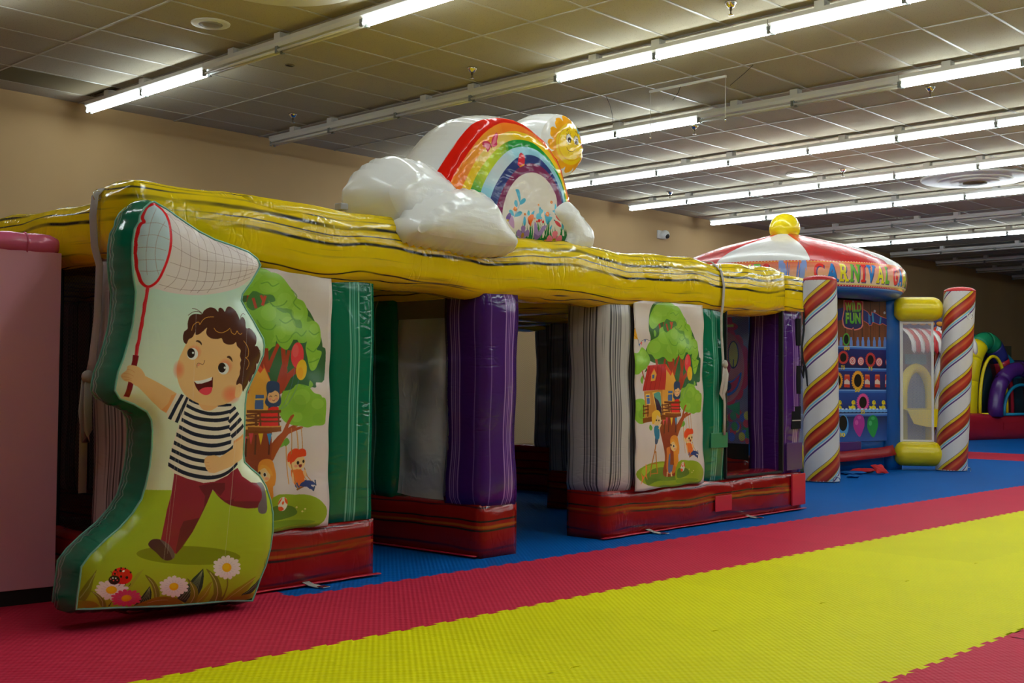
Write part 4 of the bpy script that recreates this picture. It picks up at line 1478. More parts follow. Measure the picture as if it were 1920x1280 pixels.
def sheet(name, p00, p10, p11, p01, mat, nu=8, nv=10, amp=0.0, print_uv=False, seed=0):
    """quad of cloth or net between four corners, gently rippled"""
    p00, p10, p11, p01 = [np.array(p, float) for p in (p00, p10, p11, p01)]
    nrm = np.cross(p10 - p00, p01 - p00)
    nrm /= np.linalg.norm(nrm)
    W, H = np.linalg.norm(p10 - p00), np.linalg.norm(p01 - p00)
    vs, fs, uv, uv2 = [], [], [], []
    for j in range(nv + 1):
        for i in range(nu + 1):
            s_, t_ = i / nu, j / nv
            p = (p00 * (1 - s_) + p10 * s_) * (1 - t_) + (p01 * (1 - s_) + p11 * s_) * t_
            e = min(1, 6 * min(s_, 1 - s_)) * min(1, 6 * min(t_, 1 - t_))
            vs.append(p + nrm * amp * e * (math.sin(s_ * 7 + t_ * 5 + seed) + .6 * math.sin(s_ * 3 - t_ * 13 + seed * 2)))
    for j in range(nv):
        for i in range(nu):
            a = j * (nu + 1) + i
            fs.append((a, a + 1, a + nu + 2, a + nu + 1))
            for (s_, t_) in ((i, j), (i + 1, j), (i + 1, j + 1), (i, j + 1)):
                uv.append((s_ / nu * W, t_ / nv * H))
                uv2.append((s_ / nu, t_ / nv))
    o = mesh_obj(name, vs, fs, mat, house, True, uv)
    if print_uv:
        l = o.data.uv_layers.new(name='Print')
        l.data.foreach_set('uv', np.array(uv2, dtype=np.float32).ravel())
    return o
o = sheet('vinyl_sheet', (2.52, 0.31, 0.30), (2.52, 0.86, 0.36), (2.52, 0.86, 1.66), (2.52, 0.31, 1.68), M_SHEET, 30, 60, 0.022)
o['label'] = 'wrinkled grey vinyl sheet'
box('sheet_header', 2.505, 2.53, 0.31, 0.86, 1.53, 1.68, vinyl('brown_band', (0.22, 0.19, 0.12), .4, .3), house)
o = sheet('side_net', (6.48, 2.84, 0.42), (6.48, HD - .32, 0.42), (6.48, HD - .32, 1.76), (6.48, 2.84, 1.76), M_NETGRY)
o['label'] = 'rear side net showing the beige wall'
sheet('side_net', (6.48, 1.66, 0.42), (6.48, 2.52, 0.42), (6.48, 2.52, 1.76), (6.48, 1.66, 1.76), M_NETSIDE)
o = sheet('side_net', (6.32, 0.33, 0.58), (6.32, 0.80, 0.58), (6.32, 0.80, 1.72), (6.32, 0.33, 1.72), M_CLOWN, print_uv=True)
o['label'] = 'net with a printed clown face'
sheet('side_net', (6.32, .80, 0.44), (6.32, 1.36, 0.44), (6.32, 1.36, 1.76), (6.32, .80, 1.76), M_NETSIDE)
box('net_hem', 6.31, 6.318, 0.33, 1.36, 0.44, 0.58, M_BLACK, house)
sheet('side_net', (0.05, 0.33, 0.32), (0.05, 1.36, 0.32), (0.05, 1.36, 1.72), (0.05, 0.33, 1.72), M_NETSIDE)
box('net_hem', 0.04, 0.055, 0.75, 1.0, 0.33, 1.72, M_BLACK, house)
sheet('side_net', (0.05, 1.66, 0.32), (0.05, 2.68, 0.32), (0.05, 2.68, 1.72), (0.05, 1.66, 1.72), M_NETSIDE)
sheet('front_net', (5.37, 0.30, 0.32), (6.31, 0.30, 0.32), (6.31, 0.30, 1.78), (5.37, 0.30, 1.78), netting('fine_black_net', (0.012, 0.012, 0.014), 0.22, 0.011))
box('net_hem', 6.29, 6.312, -0.02, 0.02, 0.35, 1.77, M_BLACK, house, .004)
box('net_hem', 5.36, 5.375, -0.02, 0.02, 0.35, 1.74, M_BLACK, house, .004)
box('net_hem', 5.37, 6.31, -0.015, 0.01, 0.342, 0.362, M_BLACK, house, .004)
# inner partitions that close the view
sheet('partition_net', (1.36, 1.66, 0.32), (1.36, 2.68, 0.32), (1.36, 2.68, 1.7), (1.36, 1.66, 1.7), M_NETBLK)
sheet('rear_wall', (0.33, HD - .16, 0.32), (6.30, HD - .16, 0.32), (6.30, HD - .16, 1.75), (0.33, HD - .16, 1.75), vinyl('dark_wall_vinyl', (0.03, 0.03, 0.035), .5, .3))
# patches, straps, buckles
for (z0, z1, u0, u1) in ((1.46, 1.70, 6.545, 6.62), (1.03, 1.28, 6.545, 6.62), (0.72, 0.92, 6.45, 6.62)):
    box('velcro_patch', u0, u1, -0.022, -0.008, z0, z1, M_VELCRO, house, .003)
box('velcro_patch', 6.46, 6.62, -0.024, -0.02, .79, .80, M_TAPE, house)
box('vinyl_patch', 6.36, 6.64, -0.024, -0.012, 0.36, 0.60, vinyl('purple_patch', (0.07, 0.02, 0.15), .25, .5), house, .003)
box('vinyl_patch', 5.10, 5.35, -0.040, -0.030, 0.60, 0.72, M_GPATCH, house, .003)
box('vinyl_patch', 5.17, 5.42, -0.037, -0.030, 0.09, 0.215, M_RPATCH, house, .003)
box('vinyl_patch', 6.43, 6.67, -0.040, -0.024, 0.05, 0.325, M_RPATCH, house, .004)
o = tube('roof_strap', [(5.18, .12, 2.105), (5.20, .02, 2.095), (5.21, -.06, 2.02), (5.215, -.085, 1.90), (5.22, -.07, 1.74), (5.225, -.055, 1.66), (5.235, -.05, 1.5), (5.25, -.055, 1.32), (5.255, -.05, 1.27), (5.265, -.045, 1.15), (5.285, -.05, 0.95), (5.29, -.045, 0.80), (5.29, -.045, .70)], 0, M_STRAP, house, 8, flat=(.024, .003))
tube('strap_loop', [(5.255, -.06, 1.27), (5.28, -.075, 1.19), (5.25, -.08, 1.08), (5.20, -.075, 1.0), (5.185, -.075, 1.03), (5.22, -.08, 1.15), (5.25, -.07, 1.27)], 0, M_STRAP, house, 8, flat=(.022, .003))
bm = bmesh.new()
bmesh.ops.create_icosphere(bm, subdivisions=2, radius=.03)
o = bm_obj('strap_knot', bm, M_STRAP, house, True)
o.location = (5.252, -.07, 1.27)
o.scale = (1.1, .8, 1.2)
def dring(name, loc, rx=.022):
    a = [(loc[0] + rx * math.cos(t), loc[1], loc[2] + rx * 1.15 * math.sin(t)) for t in np.linspace(0, 2 * math.pi, 16, endpoint=False)]
    return tube(name, a, .0035, M_CHROME, house, 6, closed=True)
dring('d_ring', (5.205, -.05, 2.045))
o = tube('roof_strap', [(-.03, .24, 2.04), (-.07, .23, 2.0), (-.085, .22, 1.9), (-.075, .215, 1.75), (-.05, .21, 1.66), (-.045, .23, 1.4), (-.05, .26, 1.2), (-.06, .27, 1.12)], 0, M_STRAP, house, 8, flat=(.024, .003))
tube('strap_loop', [(-.06, .27, 1.12), (-.075, .25, 1.0), (-.07, .25, .86), (-.06, .29, .80), (-.07, .31, .95), (-.065, .29, 1.12)], 0, M_STRAP, house, 8, flat=(.022, .003))
tube('roof_strap', [(-.06, .29, 1.12), (-.05, .33, .9), (-.045, .34, .55)], 0, M_STRAP, house, 8, flat=(.022, .003))
bm = bmesh.new()
bmesh.ops.create_icosphere(bm, subdivisions=2, radius=.032)
o = bm_obj('strap_knot', bm, M_STRAP, house, True)
o.location = (-.065, .27, 1.12)
dring('d_ring', (-.06, .225, 2.0))
t_ = box('roof_buckle', 1.31, 1.37, .05, .10, 2.06, 2.10, M_TAPE, house, .006)
t_.rotation_euler = (.0, .35, 0)
t_.location = (-.70, 0, .46)
bpy.data.objects.remove(t_)
box('roof_buckle', 1.315, 1.37, .03, .09, 2.075, 2.115, M_TAPE, house, .008)
for (u, w) in ((1.06, .0), (4.27, -.01), (5.70, .01)):
    tube('ground_strap', [(u, w + .10, .035), (u, w + .0, .03), (u + .012, w - .055, .012), (u + .03, w - .10, .006)], 0, M_STRAP, house, 8, flat=(.026, .003))
    box('strap_buckle', u + .012, u + .062, w - .15, w - .095, .003, .012, M_CHROME, house, .003)
for (u0, u1) in ((0.0, 1.585), (3.70, 6.68)):
    tube('seam_flap', [(u0 + (u1 - u0) * k / 16, -.022 - .006 * math.sin(k * 2.1), .014) for k in range(17)], 0, M_RPATCH, house, 8, flat=(.018, .004))
tube('seam_flap', [(2.44, .02 + 1.3 * k / 10, .014) for k in range(11)], 0, M_RPATCH, house, 8, flat=(.016, .004))
# knots, loops and rings belong to the strap they are tied in
straps = [c for c in house.children if c.name.startswith('roof_strap')]
for c in list(house.children):
    n_ = c.name.split('.')[0]
    if n_ in ('strap_loop', 'strap_knot', 'd_ring'):
        x = sum((Vector(q) for q in c.bound_box), Vector()).x / 8 + c.location.x
        c.parent = straps[0] if x > 3 else straps[1]
    if n_ == 'strap_buckle':
        cs = [g for g in house.children if g.name.startswith('ground_strap')]
        cx_ = sum(q[0] for q in c.bound_box) / 8
        c.parent = min(cs, key=lambda g: abs(sum(q[0] for q in g.bound_box) / 8 - cx_))
# ------------------------------------------------------------------ boy with the butterfly net: inflatable cut-out
BF = Frame((2.60, 4.925), -2.5)
def bfn(px, py):
    return BF.uz(px, py)
BOYPX = [(288, 378), (309, 390), (340, 412), (371, 433), (402, 449), (434, 460), (465, 472), (482, 485), (488, 497), (482, 508), (470, 529), (454, 551), (452, 563), (460, 579), (474, 601), (484, 619), (493, 635),
         (495, 647), (493, 666), (482, 691), (470, 716), (462, 735), (459, 758), (458, 807), (456, 851), (458, 866), (470, 878), (486, 891), (498, 911), (506, 935), (511, 962), (511, 995), (506, 1029), (498, 1059),
         (488, 1083), (481, 1103), (473, 1126), (426, 1126), (376, 1131), (308, 1136), (241, 1138), (174, 1141), (142, 1142), (145, 1116), (149, 1089), (152, 1062), (169, 1039), (197, 1012), (224, 989), (248, 962),
         (265, 935), (273, 908), (280, 874), (284, 841), (285, 807), (283, 787), (275, 772), (251, 758), (224, 747), (215, 732), (217, 716), (221, 697), (231, 672), (240, 641), (248, 610), (252, 579), (254, 547),
         (249, 516), (247, 485), (248, 454), (252, 429), (260, 416), (262, 404), (270, 390), (281, 380)]
OUT = np.array([bfn(*p) for p in BOYPX])
bu0, bz0 = OUT.min(0) - 0.03
bu1, bz1 = OUT.max(0) + 0.03
B = Art('boy_print', bu0, bu1, bz0, bz1, 620, P(165, 178, 168, 1.9), bfn)
B.gain = 1.9
def ZA():
    B.at(90, 360, 3.2)
def ZB():
    B.at(90, 740, 2.977)
def ZG():
    B.at(320, 560, 6.095)
def ZH():
    B.at(210, 670, 4.923)
def ZE1():
    B.at(130, 1020, 9.145)
def ZE2():
    B.at(310, 1020, 8.727)
SK, SKD = (190, 146, 100), (198, 120, 70)
ZA()
B.poly([(350, 560), (1320, 560), (1320, 1300), (350, 1300)], (150, 175, 166), 1, 0, (178, 184, 164))
ZB()
B.poly([(100, -60), (1300, -60), (1300, 560), (100, 560)], (172, 182, 166), 1, 0, (176, 180, 150))
B.poly([(100, 532), (640, 528), (1300, 532), (1300, 1300), (100, 1300)], (132, 152, 34), 1, 0, (120, 128, 18))
B.ell(757, 890, 290, 52, (98, 108, 16), 2)
# the net
ZA()
B.poly([(632, 62), (700, 98), (780, 155), (900, 240), (1000, 290), (1100, 325), (1190, 365), (1250, 410), (1262, 445), (1240, 485), (1200, 525), (1120, 575), (1010, 605), (900, 620), (800, 618), (700, 605), (610, 580), (560, 575)], (176, 166, 164), 1, 3)
B.poly([(632, 72), (680, 110), (705, 190), (712, 280), (700, 370), (670, 460), (632, 535), (590, 570), (560, 560), (535, 510), (522, 420), (520, 330), (530, 240), (548, 200), (565, 150), (590, 95)], (148, 164, 172), 1, 4)
LC = (120, 96, 92)
for g in ([(712, 225), (800, 285), (900, 345), (1000, 378), (1245, 437)], [(718, 325), (870, 405), (1000, 420), (1248, 448)], [(705, 425), (850, 470), (1000, 490), (1240, 462)], [(680, 500), (800, 530), (950, 540), (1100, 520), (1230, 478)],
          [(640, 556), (760, 586), (900, 592), (1050, 566), (1200, 510)], [(700, 130), (800, 190), (950, 265), (1100, 350), (1240, 425)],
          [(690, 120), (760, 220), (772, 400), (740, 520), (670, 585)], [(790, 165), (820, 260), (826, 430), (800, 540), (762, 597)], [(850, 215), (877, 300), (880, 450), (860, 550), (826, 605)], [(900, 250), (926, 340), (925, 470), (905, 560), (866, 608)],
          [(955, 275), (980, 360), (975, 490), (958, 560), (925, 607)], [(1010, 305), (1030, 380), (1025, 490), (1000, 565)], [(1065, 325), (1080, 400), (1070, 500), (1052, 558)], [(1120, 342), (1132, 420), (1124, 500), (1100, 562)],
          [(1165, 370), (1172, 430), (1165, 490), (1148, 532)], [(1205, 395), (1210, 440), (1202, 482)],
          [(636, 100), (600, 180), (575, 300), (568, 400), (575, 500)], [(680, 180), (640, 250), (618, 350), (625, 450), (640, 500)], [(560, 190), (640, 190), (690, 215)], [(540, 265), (620, 262), (700, 290)], [(524, 335), (600, 335), (680, 355)], [(530, 410), (600, 408), (670, 412)], [(540, 475), (600, 478), (655, 470)]):
    B.stroke(g, 2.6, LC, .85, 5)
B.stroke([(632, 70), (680, 110), (705, 190), (711, 280), (700, 370), (670, 460), (632, 535), (590, 568), (560, 558), (535, 510), (521, 420), (519, 330), (530, 240), (548, 195), (566, 180), (562, 150), (590, 92), (632, 70)], 15, (172, 18, 26), 1, 5)
B.stroke([(580, 570), (545, 800), (508, 990)], 17, (168, 26, 34))
B.stroke([(582, 570), (547, 800), (512, 990)], 5, (195, 50, 60), .6)
B.stroke([(508, 985), (460, 1222)], 30, (104, 14, 22))
# arm, hand
ZH()
B.poly([(185, 255), (262, 168), (400, 240), (552, 330), (510, 420), (467, 512), (415, 478), (300, 365), (215, 280)], SK)
B.poly([(505, 348), (552, 330), (510, 420), (467, 512), (425, 482), (480, 420)], SKD, .8)
B.poly([(78, 150), (115, 112), (122, 80), (150, 70), (200, 82), (238, 115), (266, 172), (248, 225), (200, 262), (168, 250), (140, 228), (100, 218), (80, 196), (70, 172)], SK, 1, 4)
for g in ([(86, 146), (130, 152), (165, 172)], [(76, 176), (120, 184), (150, 196)], [(112, 108), (150, 116), (176, 140)], [(92, 206), (130, 206), (150, 216)]):
    B.stroke(g, 4, (172, 116, 74), 1, 3)
# legs, shoes
ZB()
B.poly([(680, 435), (780, 470), (900, 480), (1035, 405), (1062, 452), (1112, 486), (1168, 490), (1175, 560), (1160, 622), (1085, 630), (990, 612), (935, 575), (892, 525), (860, 600), (780, 760), (690, 882), (640, 860), (604, 800), (638, 640), (665, 540)], (112, 24, 38))
B.poly([(815, 505), (960, 488), (935, 560), (892, 525), (860, 600), (780, 760), (690, 882), (700, 800), (730, 700), (820, 680), (850, 560)], (76, 16, 26), .8, 2)
B.poly([(905, 540), (960, 585), (1010, 575), (1025, 560), (1010, 590), (1170, 590), (1160, 622), (1085, 630), (990, 612), (935, 575)], (82, 18, 28), .8, 2)
B.poly([(535, 822), (560, 800), (612, 806), (660, 850), (680, 884), (662, 914), (620, 914), (575, 872), (540, 842)], (62, 32, 32), 1, 4)
B.poly([(598, 800), (650, 830), (682, 885), (668, 910), (650, 870), (612, 820)], (92, 72, 70), .7, 3)
B.poly([(1148, 490), (1188, 492), (1204, 545), (1202, 640), (1180, 660), (1150, 650), (1148, 612), (1172, 570), (1168, 520)], (84, 74, 76), 1, 4)
# shirt
ZH()
B.poly([(552, 330), (615, 345), (662, 372), (770, 425), (840, 490), (892, 480), (930, 440), (1062, 432), (1098, 460), (1160, 555), (1205, 630), (1200, 690), (1085, 768), (1080, 850), (1128, 958), (1100, 1010), (1020, 1085), (900, 1140), (800, 1152), (650, 1112), (530, 1062), (478, 992), (520, 800), (572, 620), (600, 560), (558, 598), (482, 560), (466, 508), (510, 420)], (186, 174, 162))
NV = (22, 26, 40)
def stripe(pts, th):
    p = catmull(pts, 6, False)
    up = [tuple(q) for q in p]
    dn = [(q[0] - 4, q[1] + th) for q in p][::-1]
    B.poly(up + dn, NV)
stripe([(668, 376), (710, 398), (764, 416)], 22)
B.poly([(930, 442), (985, 424), (1062, 424), (1060, 446), (990, 452), (926, 452)], NV)
stripe([(645, 424), (740, 470), (850, 500), (960, 498), (1052, 478)], 32)
stripe([(622, 490), (720, 535), (830, 556), (940, 560), (1040, 542)], 34)
stripe([(600, 552), (710, 605), (830, 632), (940, 638), (1045, 618)], 34)
stripe([(578, 618), (700, 680), (820, 708), (940, 712), (1052, 690)], 35)
stripe([(556, 688), (680, 752), (810, 785), (930, 788), (1062, 756)], 36)
stripe([(534, 762), (660, 826), (800, 860), (900, 864), (1010, 850), (1080, 802)], 36)
stripe([(514, 832), (620, 885), (720, 920), (820, 936)], 34)
stripe([(498, 896), (620, 960), (720, 992), (850, 1012)], 34)
stripe([(484, 962), (600, 1030), (720, 1068), (850, 1085), (960, 1068), (1050, 1020), (1126, 950)], 36)
for (a, b, w) in (((1042, 505), (1098, 462), 30), ((1040, 592), (1128, 512), 32), ((1050, 662), (1160, 565), 34), ((1064, 726), (1196, 626), 34)):
    B.stroke([a, b], w, NV)
B.stroke([(604, 346), (552, 440), (496, 562)], 30, NV)
B.stroke([(652, 372), (605, 470), (554, 592)], 28, NV)
B.stroke([(662, 374), (620, 480), (600, 560)], 3, (150, 140, 132))
# right arm
B.poly([(1085, 768), (1196, 702), (1212, 770), (1210, 860), (1178, 930), (1050, 1005), (900, 1062), (850, 1056), (822, 1020), (806, 960), (812, 925), (838, 904), (900, 896), (950, 916), (1080, 832)], SK, 1, 0)
B.poly([(1085, 768), (1196, 702), (1198, 730), (1085, 790)], SKD, .8)
for g in ([(812, 960), (850, 965)], [(820, 995), (856, 996)], [(832, 1022), (866, 1020)]):
    B.stroke(g, 4, (172, 116, 74))
# head
ZG()
B.poly([(275, 1180), (290, 1240), (330, 1270), (390, 1276), (440, 1255), (478, 1212)], (196, 138, 92), 1, 3)
B.poly([(125, 505), (80, 600), (36, 700), (15, 800), (20, 900), (50, 1000), (100, 1085), (170, 1145), (275, 1197), (380, 1218), (475, 1220), (580, 1197), (660, 1152), (720, 1092), (748, 1000), (750, 900), (748, 800), (748, 700), (745, 560), (690, 470), (600, 420), (450, 350), (300, 330), (160, 420)], SK, 1, 4)
B.blush(640, 1090, 120, 110, (206, 92, 62), 1.2)
B.blush(40, 810, 70, 110, (206, 92, 62), .9)
B.blush(215, 610, 85, 85, (196, 84, 66), .9)
B.blush(570, 770, 85, 90, (196, 84, 66), .9)
B.poly([(705, 985), (740, 968), (775, 990), (786, 1030), (770, 1080), (740, 1122), (702, 1125), (684, 1100)], SK, 1, 4)
B.stroke([(735, 995), (755, 1020), (745, 1060)], 4, (176, 120, 80), 1, 3)
for (cx, cy, rx, ry, px_, py_, hx, hy) in ((195, 630, 63, 67, 178, 622, 200, 618), (548, 797, 62, 67, 530, 787, 562, 787)):
    B.ell(cx, cy, rx, ry, (196, 190, 184))
    B.ell(px_, py_, 44, 56, (32, 20, 18))
    B.ell(hx, hy, 12, 13, (210, 205, 200))
B.poly([(230, 488), (252, 474), (280, 484), (300, 510), (297, 533), (282, 514), (258, 497)], (56, 32, 22), 1, 3)
B.poly([(584, 670), (602, 653), (628, 660), (646, 690), (650, 722), (630, 698), (608, 680)], (56, 32, 22), 1, 3)
B.poly([(246, 770), (262, 738), (285, 742), (270, 765)], (200, 110, 88), .8, 3)
B.stroke([(246, 786), (245, 752), (262, 734), (285, 742), (310, 752), (326, 730), (332, 704)], 6, (104, 62, 44), 1, 4)
B.poly([(208, 940), (240, 968), (300, 966), (365, 946), (412, 910), (427, 890), (426, 1000), (406, 1068), (362, 1097), (312, 1090), (265, 1055), (234, 1010)], (72, 14, 16), 1, 0)
B.poly([(212, 938), (280, 934), (340, 920), (390, 902), (416, 890), (412, 928), (370, 946), (300, 967), (246, 970)], (204, 196, 186), 1, 0)
B.poly([(268, 1055), (298, 1026), (340, 1011), (382, 1008), (420, 1012), (404, 1070), (362, 1097), (312, 1090)], (198, 52, 66), 1, 3)
HR = (60, 28, 20)
B.poly([(126, 518), (95, 495), (85, 440), (100, 378), (138, 345), (138, 290), (155, 220), (190, 185), (240, 175), (298, 180), (325, 140), (370, 110), (410, 102), (455, 118), (487, 152), (492, 118), (515, 105), (545, 125), (565, 152), (588, 105), (620, 92), (660, 110), (700, 150), (730, 205), (745, 242),
        (770, 210), (800, 225), (812, 270), (815, 338), (860, 338), (910, 378), (938, 440), (936, 505), (918, 540), (952, 545), (985, 600), (998, 670), (985, 738), (958, 742), (966, 800), (946, 858), (922, 868), (912, 928), (882, 955), (866, 932), (850, 980), (820, 1030), (792, 1060), (782, 1020), (772, 988), (740, 966), (704, 985),
        (704, 940), (735, 870), (738, 830), (747, 790), (738, 740), (750, 700), (735, 650), (744, 588), (702, 540), (690, 495), (660, 520), (600, 525), (548, 500), (526, 452), (480, 462), (410, 455), (362, 420), (350, 380), (360, 332), (318, 370), (268, 408), (230, 412), (224, 384), (195, 440), (150, 468)], HR, 1, 3)
for g in ([(185, 365), (200, 310), (240, 275), (268, 272), (278, 296), (310, 248), (360, 215), (437, 210)], [(440, 338), (470, 375), (530, 390), (590, 365), (622, 338)], [(630, 350), (642, 390), (680, 408), (704, 370), (720, 396), (745, 408), (762, 394)],
          [(780, 482), (820, 540), (838, 600), (832, 660), (804, 672), (836, 700), (848, 750), (824, 808)]):
    B.stroke(g, 6, (186, 128, 46), 1, 4)
for g in ([(190, 115), (240, 125), (300, 165)], [(147, 192), (200, 155), (260, 150), (300, 175)], [(748, 235), (770, 185), (800, 170), (818, 186)], [(960, 568), (1000, 610), (1022, 682)]):
    B.stroke(g, 6, HR, 1, 4)
# ground plants
OL, OB = (92, 90, 24), (112, 94, 20)
ZE1()
B.poly([(412, 412), (360, 600), (312, 800), (240, 960), (150, 960), (165, 830), (260, 640)], OL, .9)
B.stroke([(385, 480), (280, 720), (165, 920)], 10, (140, 145, 80), .8)
B.poly([(1200, 405), (1080, 480), (990, 620), (930, 760), (1000, 700), (1120, 520)], (120, 122, 34), .8)
B.poly([(1305, 695), (1342, 800), (1352, 960), (1312, 1062), (1085, 1042), (1180, 880)], (28, 44, 30), 1, 0)
for k in range(5):
    B.stroke([(1302, 720), (1150 + k * 45, 1040)], 5, (130, 140, 90), .7)
B.daisy(655, 765, 290, 180, 15, (196, 172, 170), (196, 134, 14), .33, .17, .2)
B.poly([(650, 1060), (690, 950), (680, 1060)], (50, 50, 16))
B.poly([(310, 778), (430, 830), (540, 930), (622, 1062), (540, 1062), (470, 985), (420, 900), (350, 820)], OL, 1, 3)
B.stroke([(345, 800), (450, 880), (520, 970), (560, 1060)], 9, (150, 145, 90), .8, 4)
B.poly([(120, 1000), (250, 955), (380, 975), (480, 1040), (460, 1070), (100, 1115)], OB, .9, 3)
B.poly([(1215, 503), (1350, 580), (1440, 700), (1492, 850), (1450, 960), (1400, 900), (1378, 820), (1330, 680)], OL, 1, 3)
B.stroke([(1280, 560), (1360, 660), (1410, 780), (1440, 900)], 9, (150, 145, 90), .8, 4)
B.daisy(925, 910, 270, 158, 17, (168, 48, 82), (196, 130, 14), .33, .15, .1)
B.poly([(1105, 1042), (1300, 940), (1480, 885), (1640, 880), (1829, 930), (1900, 1062), (1105, 1062)], (110, 88, 18), 1, 3)
B.stroke([(1300, 1000), (1500, 945), (1700, 950), (1829, 990)], 7, (160, 140, 100), .7, 4)
B.ell(825, 522, 178, 142, (168, 20, 16), 8)
B.ell(850, 440, 22, 14, (220, 190, 180), -30)
for (x, y, r) in ((800, 435, 22), (705, 485, 18), (720, 420, 18), (808, 532, 20), (908, 550, 24), (972, 462, 16), (880, 395, 14), (810, 388, 14), (742, 452, 9)):
    B.ell(x, y, r, r * 1.05, (24, 16, 12))
B.stroke([(760, 455), (752, 500), (770, 560), (790, 640)], 5, (60, 12, 10), 1, 4)
B.ell(694, 592, 96, 80, (28, 20, 16))
for (x, y, r, c) in ((670, 558, 13, (190, 190, 190)), (718, 562, 13, (190, 190, 190)), (634, 576, 11, (190, 60, 80)), (743, 594, 11, (190, 60, 80)), (681, 600, 13, (180, 50, 60))):
    B.ell(x, y, r, r, c)
B.stroke([(668, 520), (655, 465), (632, 448)], 8, (28, 20, 16), 1, 3)
for x in (790, 880, 965):
    B.stroke([(x + 8, 650), (x, 680), (x - 22, 698)], 9, (28, 20, 16), 1, 3)
ZE2()
B.poly([(540, 378), (552, 500), (540, 680), (490, 820), (380, 985), (250, 930), (142, 872), (250, 700), (380, 530)], (30, 46, 32))
for k in range(6):
    B.stroke([(530, 410), (190 + k * 45, 880 + k * 10)], 6, (120, 132, 90), .7)
B.daisy(70, 675, 245, 178, 16, (196, 172, 170), (196, 134, 14), .31, .17)
B.poly([(275, 535), (380, 620), (450, 700), (490, 830), (480, 985), (310, 985), (350, 860), (340, 680)], OL, 1, 3)
B.stroke([(330, 600), (390, 700), (425, 830), (400, 985)], 10, (160, 150, 95), .8, 4)
B.poly([(690, 590), (560, 720), (490, 850), (490, 985), (560, 985), (640, 830)], OB, .7, 3)
B.stroke([(690, 620), (600, 790), (500, 980)], 8, (160, 140, 80), .7)
B.stroke([(940, 550), (942, 700), (900, 900)], 22, (92, 86, 24), 1, 4)
B.poly([(1425, 508), (1220, 630), (1050, 750), (900, 955), (1060, 930), (1250, 760)], OB, .8, 2)
B.stroke([(1410, 540), (1200, 690), (920, 950)], 8, (160, 140, 80), .7, 3)
B.poly([(585, 383), (700, 450), (775, 520), (850, 690), (892, 850), (905, 950), (705, 985), (735, 800), (690, 560)], OL, 1, 3)
B.stroke([(650, 440), (740, 570), (790, 720), (815, 940)], 11, (165, 155, 95), .8, 4)
B.daisy(925, 362, 232, 195, 16, (200, 174, 172), (198, 134, 14), .33, .17, .1)
B.poly([(1560, 540), (1400, 640), (1290, 740), (1190, 832), (1400, 772), (1540, 640)], (30, 46, 32), 1, 2)
B.stroke([(1540, 570), (1220, 820)], 6, (110, 120, 80), .7)
B.poly([(1432, 790), (1230, 815), (1080, 890), (990, 942), (1200, 925), (1425, 860)], OB, .9, 2)
B.poly([(1425, 870), (1290, 910), (1180, 940), (1400, 945)], (34, 50, 34))
B.poly([(1610, 220), (1590, 330), (1600, 400), (1620, 320)], OL)
B.poly([(0, 985), (0, 850), (150, 880), (300, 985)], OB, .9)
# stitched seams
ZA()
for (x0, y0, x1, y1) in ((880, 200, 840, 1280), (1170, 810, 1130, 1280)):
    B.stroke([(x0, y0), (x1, y1)], 1.6, (200, 196, 186), .35)
ZB()
for (x0, y0, x1, y1) in ((720, 60, 620, 915), (740, 60, 640, 880), (1050, 0, 960, 900), (1040, 100, 990, 620)):
    B.stroke([(x0, y0), (x1, y1)], 1.6, (190, 170, 150), .4)
M_BOY = printed('boy_banner_print', B, 0.22, 0.3, 0.0, (bu1 - bu0, bz1 - bz0))
M_GUS = marble('green_gusset_vinyl', (0.0, 0.20, 0.11), [(.60, .02, (.2, .5, .38)), (.68, .014, (.05, .3, .2)), (.77, .03, (.36, .62, .52)), (.87, .018, (.1, .42, .30))], 0.25, 0.003, 0.13, 0.7, 0.05, 0.4, 0.1)
M_PIPE = vinyl('pale_green_piping', (0.20, 0.50, 0.40), .3, .1)
boy = thing('boy_cutout', 'inflatable cutout of a curly haired boy holding a red butterfly net', 'inflatable figure', (BF.o[0], BF.o[1], 0), BF.a)
pillow(boy, OUT, 0.24, 0.045, M_BOY, M_GUS, ('print_face', 'gusset'), 0.022, 0.032, 0.16, 0.022, (bu0, bu1, bz0, bz1), 0.006, 0.02, 3, under=OUT[:, 1].min() - .03)
tube('seam_piping', [(p[0], -.002, p[1]) for p in resample(OUT, .05)], 0.005, M_PIPE, boy, 5, closed=True)
tube('seam_piping', [(p[0], .242, p[1]) for p in resample(OUT, .05)], 0.005, M_PIPE, boy, 5, closed=True)
# two ties that hold it to the house
tube('tie_strap', [(0.42, .22, .95), (0.40, .25, .94), (0.38, .26, .93)], 0, M_VELCRO, boy, 6, flat=(.02, .004))
tube('tie_strap', [(0.42, .22, .55), (0.40, .25, .55), (0.38, .26, .54)], 0, M_VELCRO, boy, 6, flat=(.02, .004))

# ------------------------------------------------------------------ rainbow topper on the roof
W0 = 0.02
def rfn(px, py):
    return HF.uz(px, py, W0)
def R4(pts):
    return [(x / 4.0 + 650, y / 4.0 + 190) for x, y in pts]
RO = [(680, 560), (715, 500), (760, 430), (810, 345), (870, 270), (915, 215), (960, 170), (1005, 145), (1050, 130), (1150, 118), (1210, 124), (1270, 135), (1350, 170), (1400, 205), (1440, 240), (1510, 300), (1560, 370), (1610, 450), (1640, 540), (1668, 640), (1692, 750),
      (1705, 850), (1716, 960), (1720, 1100), (1500, 1085), (1280, 1075), (1000, 1045), (760, 1000), (600, 960), (590, 800), (640, 650)]
ROUT = np.array([rfn(*p) for p in R4(RO)])
ru0, rz0 = ROUT.min(0) - .04
ru1, rz1 = ROUT.max(0) + .04
RA = Art('rainbow_print', ru0, ru1, rz0, rz1, 420, P(205, 200, 195, 1.3), rfn)
